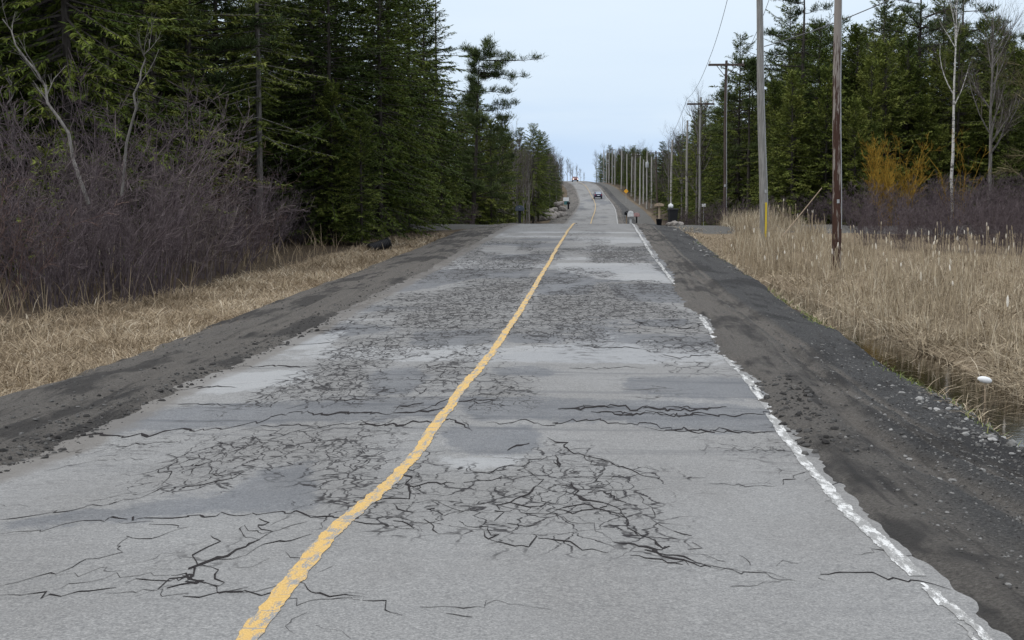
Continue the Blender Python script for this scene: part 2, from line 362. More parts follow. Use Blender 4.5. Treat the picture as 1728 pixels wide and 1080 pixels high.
M.update(
    polebrown=m_pole_brown(),
    polegrey=m_bark('weathered_pole', (0.20, 0.195, 0.185), (0.38, 0.37, 0.355), (14, 14, 0.7)),
    polepale=m_bark('pale_pole', (0.27, 0.255, 0.235), (0.46, 0.44, 0.41), (14, 14, 0.7)),
    poledark=m_bark('dark_pole', (0.06, 0.045, 0.04), (0.13, 0.105, 0.09), (14, 14, 0.7)),
    yel=plain('yellow_plastic', (0.62, 0.46, 0.04)), orange=plain('sign_orange', (0.75, 0.36, 0.03)),
    black=plain('black_plastic', (0.012, 0.012, 0.014), 0.5), rubber=plain('rubber', (0.014, 0.014, 0.014), 0.8),
    navy=plain('navy_paint', (0.018, 0.022, 0.065), 0.25, 0.05, spec=0.5), maroon=plain('red_paint', (0.15, 0.025, 0.022), 0.3, 0.05, spec=0.5),
    glass=plain('dark_glass', (0.015, 0.017, 0.02), 0.06, 0.05, spec=0.9), metal=plain('grey_metal', (0.36, 0.37, 0.38), 0.45),
    chrome=plain('rim_metal', (0.5, 0.5, 0.5), 0.3), wplas=plain('white_plastic', (0.74, 0.75, 0.76), 0.5, 0.08),
    wood=plain('pale_wood', (0.36, 0.28, 0.20), 0.8, 0.25), redlens=plain('red_lens', (0.35, 0.01, 0.01), 0.2),
    bluegrey=plain('blue_grey_paint', (0.06, 0.075, 0.10), 0.5), stone=plain('fieldstone', (0.25, 0.228, 0.21), 0.9, 0.5, 3), pink=plain('pink_plastic', (0.48, 0.30, 0.29), 0.6),
    wire=plain('wire', (0.13, 0.13, 0.14), 0.6), teal=plain('teal_plastic', (0.06, 0.17, 0.18), 0.5),
)
q = NT('headlamp_glow'); q.b.inputs['Emission Color'].default_value = (1, 0.93, 0.8, 1); q.b.inputs['Emission Strength'].default_value = 2.2; M['lamp'] = q.m

# ------------------------------------------------------------------ road surface
random.seed(3); RNG = np.random.default_rng(11)
Z1 = lambda P: [(x / 2.7, 680 + y / 2.7) for x, y in P]
Z2 = lambda P: [(560 + x / 2.7, 680 + y / 2.7) for x, y in P]
Z3 = lambda P: [(1088 + x / 2.7, 680 + y / 2.7) for x, y in P]
Z4 = lambda P: [(300 + x / 2.7, 400 + y / 2.7) for x, y in P]
Z5 = lambda P: [(800 + x / 2.7, 380 + y / 2.7) for x, y in P]
PATCH = [
    Z1([(0,535),(400,478),(700,442),(1050,397),(1110,345),(1200,300),(1420,268),(1450,340),(1440,480),(1420,505),(1180,506),(750,522),(350,543),(0,588)]),
    Z1([(280,148),(420,90),(700,24),(1100,0),(1728,-10),(1728,88),(1300,98),(900,115),(560,142)]),
    Z2([(500,130),(620,106),(900,102),(955,150),(975,190),(880,225),(640,235),(520,215)]),
    Z2([(560,-20),(1000,-25),(1728,0),(1728,120),(1500,98),(1300,84),(1000,84),(640,90)]),
    Z5([(300,215),(540,215),(560,270),(520,320),(280,320)]), Z5([(600,268),(930,270),(975,330),(960,360),(760,350),(650,330)]),
    Z5([(700,430),(960,425),(1000,450),(860,468),(760,462)]), Z5([(600,490),(1085,500),(1115,540),(1060,595),(860,590),(680,552)]),
    Z5([(140,490),(430,500),(400,545),(150,540)]), Z5([(60,648),(330,648),(420,670),(330,697),(130,692)]),
    Z5([(700,688),(1230,690),(1320,760),(1340,800),(1000,800),(680,765)]), Z5([(700,800),(1370,830),(1400,940),(1000,932),(700,905)]),
    Z4([(420,205),(700,190),(1000,205),(1140,190),(1180,230),(900,265),(700,285),(560,275)]),
    Z4([(900,610),(1100,590),(1150,640),(1060,720),(880,720),(840,660)]), Z4([(1080,430),(1430,415),(1450,480),(1150,520),(1060,490)]),
    Z4([(1030,130),(1400,130),(1620,110),(1600,190),(1360,190),(1150,230)]), Z4([(640,740),(1250,735),(1230,830),(700,830)]),
]
PALE = [Z2([(490,242),(620,238),(875,240),(850,278),(640,312),(540,300)]), Z5([(370,172),(800,170),(915,265),(620,250),(380,207)]),
        Z4([(0,620),(560,600),(640,640),(450,690),(60,720)]), Z4([(420,450),(760,430),(700,500),(480,520)]), Z4([(1250,105),(1480,100),(1500,140),(1260,140)])]
GATOR = [
    (Z1([(690,380),(740,290),(950,180),(1250,140),(1728,120),(1728,420),(1600,520),(1450,480),(1450,280),(1100,300),(1020,380)]), .95),
    (Z2([(700,310),(1000,180),(1200,230),(1500,330),(1520,560),(1700,690),(1300,640),(900,640),(420,560),(150,520),(250,300)]), .72),
    (Z1([(500,840),(700,640),(1000,560),(1300,540),(1350,600),(1080,860)]), .38),
    (Z1([(60,260),(350,180),(700,150),(900,170),(500,230),(200,270)]), .55),
    (Z2([(200,330),(420,230),(520,330),(420,560),(150,560)]), .85),
    (Z4([(380,750),(640,745),(920,725),(860,600),(1110,520),(1110,440),(760,470),(640,590),(450,680)]), 1.0),
    (Z4([(1080,640),(1140,560),(1400,470),(1440,520),(1290,710),(1100,720)]), .8),
    (Z4([(1000,360),(1180,250),(1560,190),(1620,220),(1540,330),(1380,420),(1000,440)]), .95),
    (Z4([(1300,640),(1500,540),(1560,620),(1500,760),(1330,820)]), .6),
    (Z5([(480,280),(640,255),(740,330),(1000,400),(960,430),(640,430),(560,550),(380,530),(240,430),(280,330)]), .95),
    (Z5([(520,100),(790,95),(800,165),(540,168)]), 1.0), (Z5([(0,150),(330,130),(300,200),(0,230)]), .8), (Z5([(0,690),(220,680),(260,800),(0,820)]), .8),
    (Z5([(800,600),(1080,600),(1120,690),(850,690)]), .5), (Z3([(250,170),(640,170),(660,225),(300,230)]), .5), (Z3([(0,280),(420,330),(640,300),(640,380),(200,380)]), .42),
    (Z4([(700,480),(1000,410),(1120,330),(760,370),(640,430)]), .5),
]
def sdist(poly, X, Y, ky=0.3):               # signed distance (m, + inside), lengthwise distances counted less
    inside = np.zeros(X.shape, bool); d2 = np.full(X.shape, 1e9); n = len(poly)
    for k in range(n):
        (x1, y1), (x2, y2) = poly[k], poly[(k + 1) % n]
        c = ((y1 > Y) != (y2 > Y)); inside ^= c & (X < (x2 - x1) * (Y - y1) / ((y2 - y1) if y2 != y1 else 1e-9) + x1)
        ax, ay, bx, by = x1, y1 * ky, x2, y2 * ky
        t = np.clip(((X - ax) * (bx - ax) + (Y * ky - ay) * (by - ay)) / ((bx - ax) ** 2 + (by - ay) ** 2 + 1e-9), 0, 1)
        d2 = np.minimum(d2, (X - ax - t * (bx - ax)) ** 2 + (Y * ky - ay - t * (by - ay)) ** 2)
    return np.where(inside, 1, -1) * np.sqrt(d2)
ry = [-12.0]
while ry[-1] < 4.5: ry.append(ry[-1] + 0.4)
while ry[-1] < 640: ry.append(ry[-1] * 1.0062)
ry = np.array(ry); rc = np.linspace(YL - 0.5, YR + 0.5, 190)
RX, RY = np.meshgrid(rc, ry)
def heave(x, y):
    far = 1.0 / (1 + (y / 60.0) ** 2)
    return (0.022 * vnoise(x / 2.6 + 7, y / 2.4, 5) + 0.018 * vnoise(x / 1.1, y / 0.75, 6) + 0.012 * vnoise(x / .4, y / .3, 8)) * (0.35 + 0.65 * far) * (0.45 + 0.55 * smooth(8, 13, np.abs(y))) \
        + 0.015 * vnoise(x / 9, y / 5, 9) * np.minimum(1, np.abs(y) / 12)
def bite_(Y): return 0.16 * smooth(13.2, 14.0, Y) * smooth(15.6, 14.8, Y) + 0.14 * smooth(17, 21, Y) * smooth(24, 22, Y) + 0.24 * smooth(25, 27, Y) * smooth(36, 33, Y) + .04 * smooth(12, 8, Y)
RZ = zlong(RY) + heave(RX, RY) - 0.004 * np.abs(RX - YC) - 0.16 * smooth(YR + .06, YR + .30, RX + bite_(RY) + .08 * vnoise(RY / .3, RY * 0, 51)) - 0.16 * smooth(YL - .05, YL - .35, RX + .2 * vnoise(RY / .8, RY * 0, 52))
def world_polys(L): return [[on_road(*p) for p in poly] for poly in L]
def maxsd(L, ky):
    A = np.full(RX.shape, -1.0)
    for poly in world_polys(L):
        ys = [p[1] for p in poly]; m = (RY[:, 0] > min(ys) - 6) & (RY[:, 0] < max(ys) + 6)
        A[m] = np.maximum(A[m], sdist(poly, RX[m], RY[m], ky))
    return A
patch = maxsd(PATCH, 0.22); pale = maxsd(PALE, 0.22)
far = smooth(60, 85, RY)
patch = np.maximum(patch, np.where(far > 0, 0.45 * (vnoise(RX / 2.2, RY / 14, 21) - 0.14) * far - (1 - far), -1))
mid = smooth(15, 19, RY) * smooth(90, 70, RY)
patch = np.maximum(patch, np.where(mid > 0, 0.5 * (vnoise(RX / 2.4, RY / 1.9 + 9, 22) - 0.20) * mid - (1 - mid), -1))
pale = np.maximum(pale, np.where(mid > 0, 0.5 * (vnoise(RX / 2.8 + 3, RY / 2.2, 23) - 0.22) * mid - (1 - mid), -1))
gator = np.zeros(RX.shape)
for poly, s in GATOR:
    pw = [on_road(*p) for p in poly]; ys = [p[1] for p in pw]; m = (RY[:, 0] > min(ys) - 6) & (RY[:, 0] < max(ys) + 6)
    gator[m] = np.maximum(gator[m], s * smooth(-0.55, 0.40, sdist(pw, RX[m], RY[m], 0.3)))
gator = np.maximum(gator, far * 0.5 * smooth(0.1, 0.3, vnoise(RX / 1.6, RY / 9, 31)))
gator = np.maximum(gator, 0.45 * smooth(0.18, 0.36, vnoise(RX / 1.3, RY / 3.5, 33)) * smooth(14, 20, RY))
age = smooth(9.5, 13.5, RY) * (1 - .6 * smooth(60, 85, RY)) + .25
for k_, (pa, pb, pc) in enumerate(((.9, 2.6, .08), (1.5, 4.0, .10))):
    gator = np.maximum(gator, (.70 - .1 * k_) * smooth(pc - .22, pc + .14, vnoise(RX / pa, RY / pb, 35 + k_)) * smooth(15, 20, RY) * smooth(66, 52, RY))
mud = np.maximum(smooth(0.75, 0.0, RX - YL), 0.62 * smooth(0.22, -0.12, YR - RX) * smooth(11, 15, RY))
V = np.stack([RX + drift(RY), RY, RZ], -1).reshape(-1, 3)
tag(mesh('road', V, grid_faces(*RX.shape), M['asphalt'], None, True, dict(patch=patch.ravel(), pale=pale.ravel(), gator=gator.ravel(), mud=mud.ravel(), age=age.ravel())),
    'cracked and patched grey asphalt road running to the hill', None, None, 'structure')
def road_z(x, y):                            # x across the road (drift removed)
    i = np.clip(np.searchsorted(ry, y) - 1, 0, len(ry) - 2); j = np.clip(((x - rc[0]) / (rc[1] - rc[0])).astype(int), 0, len(rc) - 2)
    fy = (y - ry[i]) / (ry[i + 1] - ry[i]); fx = (x - rc[j]) / (rc[1] - rc[0])
    return (RZ[i, j] * (1 - fx) + RZ[i, j + 1] * fx) * (1 - fy) + (RZ[i + 1, j] * (1 - fx) + RZ[i + 1, j + 1] * fx) * fy

def hit(px, py):                             # where the photo's pixel meets the bumpy road
    r = ray(px, py); t = 5.0
    while t < 90:
        p = r * (t / r[1]); xx = float(np.clip(p[0] - drift(p[1]), rc[0], rc[-1] - .01))
        if p[2] + HC < float(road_z(np.array([xx]), np.array([p[1]]))[0]): break
        t *= 1.0015
    return float(p[1]), float(p[0] - drift(p[1]))
YEL = [(416,1080),(472,1013),(513,952),(559,902),(596,865),(632,839),(651,823),(667,802),(686,785),(701,769),(714,750),(723,734),(736,715),(777,664),(811,618),(841,578),(870,537),(900,489),(915,463),(937,422),(967,381)]
WHT = [(1644,1065),(1614,1032),(1581,1006),(1547,973),(1514,936),(1477,906),(1444,876),(1418,850),(1399,828),(1369,791),(1344,763),(1325,736),(1303,710),(1293,680),(1267,643),(1244,624),(1226,604),(1219,591),(1189,543),(1126,461),(1085,410),(1074,387)]
def trace(L, xc):
    H_ = sorted(hit(*p) for p in L); H_ = [h for h in H_ if h[0] < 74]
    xs_ = [h[1] for h in H_]; xs_ = [sum(xs_[max(0, i - 1):i + 2]) / len(xs_[max(0, i - 1):i + 2]) for i in range(len(xs_))]; H_ = [(h[0], x) for h, x in zip(H_, xs_)]
    Yk = [-12, H_[0][0] - 3] + [h[0] for h in H_] + [80, 700]; Xk = [xc, H_[0][1]] + [h[1] for h in H_] + [xc, xc]
    return np.array(Yk), np.array(Xk)
# painted lines: ribbons that follow every bump, with ragged edges
def line_strip(name, xc, w, y0, y1, mat, wob, gaps, label, tr):
    ys = [y0]
    while ys[-1] < y1: ys.append(ys[-1] + max(0.05, ys[-1] * 0.004))
    ys = np.array(ys); F = []; cols = 5
    wob = wob * (0.25 + 0.75 * smooth(8, 14, ys)); Yk, Xk = trace(tr, xc); ctr = np.interp(ys, Yk, Xk) + .5 * wob * vnoise(ys / 1.3, 0 * ys, 34) + wob * 0.8 * vnoise(ys / 5.0, 0 * ys + 3, 42) + wob * .6 * vnoise(ys / .5, 0 * ys + 7, 49)
    lo = ctr - w / 2 + 0.020 * vnoise(ys / .14, 0 * ys, 43) + 0.012 * vnoise(ys / .05, 0 * ys, 46); hi = ctr + w / 2 + 0.020 * vnoise(ys / .14, 0 * ys + 5, 44) + 0.012 * vnoise(ys / .05, 0 * ys + 5, 47)
    X = lo[:, None] + (hi - lo)[:, None] * np.linspace(0, 1, cols)[None]; Y = np.repeat(ys[:, None], cols, 1)
    Z = road_z(X.ravel(), Y.ravel()).reshape(X.shape) + 0.003 + 0.00008 * np.maximum(Y, 0) + 0.0004 * np.maximum(Y - 20, 0)
    f = grid_faces(len(ys), cols).reshape(len(ys) - 1, cols - 1, 4)
    keep = np.ones(f.shape[:2], bool)
    for k in range(len(ys) - 1):
        g = gaps(ys[k])
        if g > 0: keep[k] = (vnoise(np.arange(cols - 1) * .8, np.full(cols - 1, ys[k] / .35), 45) + .5) > g
    o = mesh(name, np.stack([X + drift(Y), Y, Z], -1).reshape(-1, 3), f[keep], mat)
    return tag(o, label, None, None, 'structure')
line_strip('centre_line', YC, 0.108, -10, 600, M['yellow'], 0.025, lambda y: 0.0, 'worn single yellow centre line on the asphalt', YEL)
def egap(y):
    if y < 7.4: return 0.38
    if y < 13.4: return 0.10
    if y < 14.8: return 0.35
    if y < 17.2: return 0.3
    if y < 19.5: return 0.5
    if y < 23: return 0.45
    if y < 25: return 0.2
    if y < 34: return 0.66
    if y < 42: return 0.3
    if y < 46: return 0.6
    return 0.12
line_strip('edge_line', YW, 0.09, -10, 420, M['white'], 0.02, egap, 'broken worn white edge line along the right side of the road', WHT)

# traced cracks as ragged dark ribbons
CRK = []
def C(zf, w, *lists):
    for L in lists: CRK.append((zf(L), w))
C(Z1, 1.5, [(0,598),(180,578),(350,550),(520,540),(750,532),(1000,522),(1180,512),(1440,520),(1560,525)], [(300,150),(560,145),(700,135),(900,122),(1080,105),(1190,80),(1240,55),(1450,45),(1600,50),(1728,45)])
C(Z1, 0.8, [(0,530),(200,505),(400,478),(560,452),(640,420),(760,400),(900,378),(1060,345),(1100,320)], [(400,450),(640,415),(700,400),(740,375)],
  [(0,835),(170,790),(310,770),(420,700),(530,680),(600,640),(585,625),(600,610),(750,595),(860,572)], [(0,880),(150,870),(260,855),(430,862),(530,850)],
  [(260,858),(330,825),(480,805),(640,790),(770,790)], [(1180,628),(1240,600),(1180,570),(1240,545),(1180,530)], [(1180,628),(1090,600),(1140,575),(1250,575),(1400,545)],
  [(930,825),(1000,840),(1050,800),(1020,765),(960,745),(900,740)], [(900,740),(870,700),(900,670),(1000,640),(960,610)], [(930,720),(1050,710),(1150,690),(1250,660),(1420,600)],
  [(1040,755),(1150,740),(1230,710)], [(480,875),(620,885),(780,880),(1000,890),(1240,903),(1420,912),(1640,905)], [(880,855),(1000,845),(1130,835),(1300,845),(1500,870),(1640,885)],
  [(1728,95),(1500,98),(1300,105),(1100,120)], [(740,375),(735,300),(840,265),(960,200),(1010,175)], [(860,330),(900,270),(1000,235)], [(960,290),(1040,330),(1060,350)], [(1000,180),(1110,200),(1170,180),(1200,210)])
C(Z1, 0.45, [(520,745),(640,720),(720,690),(830,680)], [(620,885),(720,855),(780,850),(900,830)], [(540,545),(700,560),(800,575),(860,572)], [(1300,680),(1390,715)], [(1440,780),(1520,745)],
  [(0,460),(120,460),(200,465)], [(0,290),(200,230),(420,200),(620,180),(800,180)], [(200,310),(420,260),(700,250)], [(1300,1020),(1340,980),(1400,960)], [(1300,1020),(1350,1060)], [(1440,1020),(1500,1050),(1600,1075)],
  [(0,600),(160,585)], [(210,810),(230,800),(480,775),(560,770)], [(720,750),(800,710),(830,715)])
C(Z1, 1.7, [(720,855),(760,815),(860,790),(900,740),(980,710),(1080,670),(1140,650),(1180,628)], [(570,830),(630,795),(740,790),(840,785),(930,825),(850,830),(760,850)], [(780,790),(860,770),(900,800),(935,828)], [(830,790),(930,815)], [(1340,780),(1400,720)])
C(Z2, 2.2, [(600,320),(640,322),(790,295),(870,285)], [(1350,570),(1400,600),(1480,620),(1530,650),(1490,675),(1420,660)], [(1640,630),(1670,650),(1620,665)], [(800,210),(830,190),(900,180)], [(430,490),(470,480)])
C(Z2, 1.5, [(870,285),(930,245),(1030,235)], [(930,380),(890,410),(790,450),(770,480),(790,500),(740,540)], [(1280,630),(1380,650),(1480,685),(1600,715),(1728,745)], [(930,345),(960,350),(930,380),(980,395)],
  [(280,540),(320,545),(370,570)], [(230,440),(330,435),(380,390),(330,330),(410,345)], [(1090,360),(1110,420),(1180,450),(1280,470),(1340,540),(1350,580)], [(1020,240),(1035,290),(1010,260)], [(1300,500),(1340,520),(1350,580)])
C(Z2, 0.8, [(870,285),(900,320),(950,350)], [(980,395),(1040,375),(1100,380)], [(930,405),(960,440),(1040,440),(1100,400),(1090,360)], [(980,150),(1060,195),(1150,225),(1250,260),(1360,300),(1440,330),(1490,345)],
  [(1150,230),(1170,280),(1210,310),(1190,350),(1230,380),(1270,340),(1350,350)], [(860,505),(950,520),(1060,540),(1150,545),(1220,590),(1280,630)], [(1380,400),(1430,440),(1480,490),(1470,530),(1500,550),(1560,580),(1640,610)],
  [(1690,690),(1728,705)], [(420,530),(480,560),(540,590),(580,595)], [(580,540),(650,575),(720,585),(740,610),(700,620),(680,600),(770,600)], [(720,625),(820,640),(920,650),(940,610),(920,590),(960,575)],
  [(940,615),(1060,625),(1130,640),(1260,680)], [(280,460),(340,490),(370,500)], [(200,400),(340,385),(450,365),(560,370)], [(460,440),(540,475),(620,500),(730,490)], [(560,460),(700,455),(800,440)],
  [(100,545),(260,560),(420,580)], [(150,500),(280,520),(330,530)], [(1000,480),(1100,500),(1200,490),(1300,500)], [(960,515),(1100,470),(1240,490),(1310,440),(1290,400)], [(790,450),(900,470),(960,465),(1000,440)],
  [(800,550),(870,560),(960,545)], [(1360,695),(1500,715),(1600,735)], [(600,365),(720,345),(880,330)], [(1140,420),(1220,400),(1300,420),(1290,440),(1340,450)], [(1120,340),(1180,345),(1260,320),(1340,340)], [(1560,580),(1640,600)])
C(Z2, 1.3, [(1030,30),(1180,22),(1300,20),(1450,28),(1620,28),(1728,30)], [(1180,45),(1350,50),(1728,58)], [(0,50),(280,45),(420,40),(520,20)], [(120,105),(300,100),(420,85),(560,90),(640,130)])
C(Z2, 0.5, [(700,95),(950,90),(1100,85),(1300,90),(1500,105),(1650,125),(1728,130)], [(400,935),(560,942),(650,950),(800,942),(1000,945)], [(0,870),(150,880)], [(0,900),(160,915),(320,975)], [(520,965),(640,982)])
C(Z3, 1.2, [(0,670),(130,700),(260,735)], [(260,735),(440,765),(560,775),(620,800),(690,805)], [(0,110),(200,125),(400,128),(590,130)], [(790,790),(820,805)], [(270,690),(330,715),(370,720)])
C(Z3, 0.65, [(0,710),(250,745),(450,765)], [(130,580),(215,600)], [(430,690),(470,720),(480,735)], [(510,760),(580,780),(650,795)], [(600,740),(640,715),(700,730)], [(800,775),(880,775),(1000,795),(1100,810),(1250,825),(1330,830),(1400,845)],
  [(390,835),(470,825),(620,805)], [(0,330),(70,345)], [(160,345),(280,335)], [(290,362),(420,368),(600,375)], [(630,370),(630,340),(680,310),(750,310),(790,320),(730,350),(770,375)], [(790,365),(880,375),(1000,372)],
  [(330,180),(420,210),(540,215),(640,215)], [(950,690),(1100,688),(1250,690)], [(0,280),(50,300)], [(820,445),(860,445)])
C(Z4, 1.1, [(0,690),(120,685),(260,682)], [(150,595),(300,590),(500,590),(640,590)], [(430,487),(560,485),(700,480)], [(620,425),(800,418),(900,410),(1060,395)], [(1230,760),(1350,750),(1470,750)], [(1060,800),(1130,790),(1250,740)],
  [(980,800),(1030,770),(1120,760)], [(0,765),(160,770),(300,765)], [(640,745),(780,735),(940,740)], [(1100,600),(1180,590),(1290,600)], [(1090,630),(1200,620),(1210,650)], [(1290,840),(1330,880)])
C(Z5, 1.3, [(400,840),(520,835),(640,830)], [(560,850),(720,860)], [(860,835),(1020,840),(1150,832)], [(960,930),(1150,937),(1380,940)], [(850,585),(940,598),(1080,590)])
C(Z5, 0.7, [(700,855),(1000,865),(1370,855)], [(430,650),(620,650),(780,652)], [(460,550),(640,555),(750,560)], [(720,430),(780,460),(960,465),(1060,450)], [(0,800),(120,800)], [(380,840),(500,850)])
mb = MB()
for pts, w in CRK:
    G = np.array([on_road(*p) for p in pts]); out_ = [G[0]]
    for a, b in zip(G[:-1], G[1:]):
        L = math.hypot(b[0] - a[0], (b[1] - a[1]) * 0.35); n = max(2, int(L / 0.035))
        for k in range(1, n + 1): out_.append(a + (b - a) * k / n)
    G = np.array(out_); n = len(G); s = np.arange(n)
    sd = RNG.integers(0, 9999)
    D = G[:, 1]; amp = np.minimum(1, np.minimum(s, n - 1 - s) / 5.0)
    G[:, 0] += amp * (0.085 * vnoise(s / 1.2, s * 0 + sd, 1) + 0.09 * vnoise(s / 5, s * 0 + sd, 2))
    G[:, 1] += amp * (0.24 * vnoise(s / 1.2, s * 0 + sd, 3) + 0.28 * vnoise(s / 5, s * 0 + sd, 4))
    wm = w * np.clip(0.50 + 1.0 * vnoise(s / 1.3, s * 0 + sd, 5) + 1.1 * vnoise(s / 9.0, s * 0 + sd, 6), 0.26, 1.5) * (0.35 + 0.65 * amp)
    t = np.gradient(G, axis=0); t[:, 1] *= 0.2; t /= np.linalg.norm(t, axis=1, keepdims=True) + 1e-9
    nx, ny = -t[:, 1], t[:, 0]
    ox = nx * 0.008 * wm; oy = ny * 0.0025 * wm * D
    # keep on the pavement
    A = np.stack([G[:, 0] - ox, G[:, 1] - oy], -1); B = np.stack([G[:, 0] + ox, G[:, 1] + oy], -1)
    VV = []
    for Q in (A, G, B):
        VV.append(np.stack([Q[:, 0] + drift(Q[:, 1]), Q[:, 1], road_z(Q[:, 0], Q[:, 1]) + 0.0022 + 0.00009 * Q[:, 1] + 0.0006 * np.maximum(Q[:, 1] - 20, 0)], -1))
    VV = np.stack(VV, 1).reshape(-1, 3)
    mb.add(VV, grid_faces(n, 3))
tag(mb.build('road_cracks', M['crack']), 'dark open cracks across the asphalt', None, None, 'structure')

# ------------------------------------------------------------------ shoulders
ys = [-12.0]
while ys[-1] < 4: ys.append(ys[-1] + 0.3)
while ys[-1] < 640: ys.append(ys[-1] * 1.0075)
ys = np.array(ys)
def rag(Y, s): return (0.4 + 0.6 * smooth(10, 15, Y)) * (0.10 * vnoise(Y / 3.2, Y * 0, s) + 0.08 * vnoise(Y / 0.6, Y * 0 + 4, s + 1) + 0.11 * vnoise(Y / 0.3, Y * 0 + 8, s + 2) + 0.12 * vnoise(Y / 0.11, Y * 0 + 2, s + 3))
def shoulder(side, x0, x1, prof, label, tracks):
    xs = np.linspace(x0, x1, 90); X, Y = np.meshgrid(xs, ys)
    e = np.abs(X - (YL if side < 0 else YR)) * np.where((X < YL) if side < 0 else (X > YR), 1, -1)     # distance outside the pavement edge
    bite = 0.0
    if side > 0:
        bite = bite_(Y)
    e2 = e + rag(Y, 60 + side) + bite
    z = np.interp(e2, prof[0], prof[1])
    inn = smooth(-0.25, 0.4, e2)
    for f, w, d in tracks:
        u = X - f(Y); z += -d * np.exp(-(u / w) ** 2) * inn + 0.5 * d * np.exp(-((np.abs(u) - 1.7 * w) / (0.6 * w)) ** 2) * inn
    z += (0.030 * vnoise(X / .35, Y / .9, 71) + 0.022 * vnoise(X / .12, Y / .2, 72) + 0.03 * vnoise(X / 1.2, Y / 3.0, 73)) * inn
    Z = zlong(Y) + z - 0.004 * np.abs(np.clip(X, YL, YR) - YC) + 0.8 * (heave(np.clip(X, YL, YR), Y))
    if side > 0:
        Z = np.where(X > 3.95, Z - 0.9 * smooth(3.95 , 4.9, X + 0.5 * rag(Y, 64)), Z)
    mud_ = np.zeros_like(X)
    for f, w, d in tracks[:0]: mud_ = np.maximum(mud_, np.exp(-((X - f(Y)) / (2.1 * w)) ** 2))
    mud_ = np.maximum(mud_, 0.95 * smooth(1.15, 0.15, e) if side > 0 else 0.95)
    if side > 0: mud_ *= 0.4 + 0.6 * smooth(3.0, 2.4, X)
    for f, w, d in tracks: mud_ = np.maximum(mud_, 1.15 * np.exp(-((X - f(Y)) / (1.3 * w)) ** 2))
    return tag(mesh('gravel_shoulder', np.stack([X + drift(Y), Y, Z], -1).reshape(-1, 3), grid_faces(*X.shape), M['shoulder'], None, True, {'mud': mud_.ravel()}), label, None, None, 'structure'), X, Y, Z
hill = [(-.75, -.30), (-0.35, -.06), (-.04, -.008), (0.0, 0.008), (0.12, 0.042), (0.5, 0.020), (1.2, -.03), (1.75, -.10), (2.1, -.16), (2.7, -.42)]
trk = lambda Y: 2.45 + 0.30 * np.exp(-((Y - 22) / 6.0) ** 2) - 0.25 * smooth(30, 45, Y) + 0.5 * smooth(14, 9, Y)
trk2 = lambda Y: 2.75 - 0.35 * smooth(20, 30, Y) + 0.6 * smooth(17, 8, Y)
SHR = shoulder(1, 1.15, 4.9, tuple(zip(*hill)), 'dark gravel and mud shoulder right of the road', [(trk, .16, .045), (trk2, .06, .022), (lambda Y: trk2(Y) + .22, .05, .02), (lambda Y: trk2(Y) - .3 + .1 * np.sin(Y / 3), .05, .018)])
SHL = shoulder(-1, -7.6, -4.0, tuple(zip(*hill)), 'muddy brown gravel shoulder left of the road', [(lambda Y: -5.35 + 0 * Y, .14, .022), (lambda Y: -5.85 + 0.1 * np.sin(Y / 9), .12, .018)])

# ------------------------------------------------------------------ ground
gx = np.concatenate([-np.geomspace(30, 3500, 34)[::-1], np.arange(-29, -14, 1.0), np.arange(-14, -3.9, 0.3), np.arange(-3.5, 2.1, 1.4), np.arange(2.4, 15, 0.28), np.arange(15, 34, 1.0), np.geomspace(34.5, 3500, 34)])
gy = [-60, -40, -25, -15, -8, -2, 3]
while gy[-1] < 130: gy.append(gy[-1] + max(0.3, gy[-1] * 0.018))
while gy[-1] < 7000: gy.append(gy[-1] * 1.03)
gy = np.array(gy)
PX = [-4000, -60, -30, -14, -10, -8.6, -7.6, -6.9, -6.3, -5.6, -4, 2.5, 3.5, 4.0, 4.35, 4.75, 5.5, 6.0, 8, 14, 40, 4000]
PZ = [-.4, -.4, -.3, -.3, -.36, -.40, -.36, -.24, -.20, -.30, -.45, -.45, -.40, -.30, -.50, -.92, -.95, -.60, -.52, -.45, -.4, -.4]
PZD = [-.4, -.4, -.3, -.3, -.3, -.28, -.26, -.24, -.20, -.30, -.45, -.45, -.35, -.28, -.30, -.34, -.36, -.36, -.36, -.35, -.4, -.4]
def ground_z(X, Y):
    X = np.asarray(X, float); Y = np.asarray(Y, float)
    xc = X - drift(Y); k = smooth(52, 74, Y)
    rel = np.interp(xc, PX, PZ) * (1 - k) + np.interp(xc, PX, PZD) * k
    dr = smooth(73, 75.5, Y) * smooth(83, 80.5, Y) * (np.abs(xc) < 30)                 # gravel drives meet the road on the rise
    rel = rel * (1 - .75 * dr * (np.abs(xc + 1.5) > 3.2))
    z = zlong(np.minimum(Y, 3900)); m = smooth(4.2, 5.2, xc)
    z = z * (1 - m) + m * (z * smooth(48, 78, Y))
    bump = 0.14 * vnoise(X / 1.3, Y / 1.3, 81) + 0.5 * vnoise(X / 9, Y / 9, 82) * smooth(12, 25, np.abs(xc))
    return z + rel + bump * smooth(3.6, 4.4, np.abs(xc + 1.5) - 1.4)
GX, GY = np.meshgrid(gx, gy)
GXW = GX + drift(GY) * smooth(300, 60, np.abs(GX)); GZ = ground_z(GXW, GY)
xc = GXW - drift(GY)
straw = np.maximum(smooth(-10.8, -9.4, xc) * smooth(-6.2, -6.8, xc) * smooth(62, 52, GY), smooth(4.0, 4.4, xc) * smooth(30, 24, xc) * smooth(80, 70, GY))
straw = np.maximum(straw, 0.45 * (smooth(-8.8, -8, xc) * smooth(-6, -6.8, xc)) + 0.5 * smooth(3.8, 4.2, xc) * smooth(8.5, 7, xc))
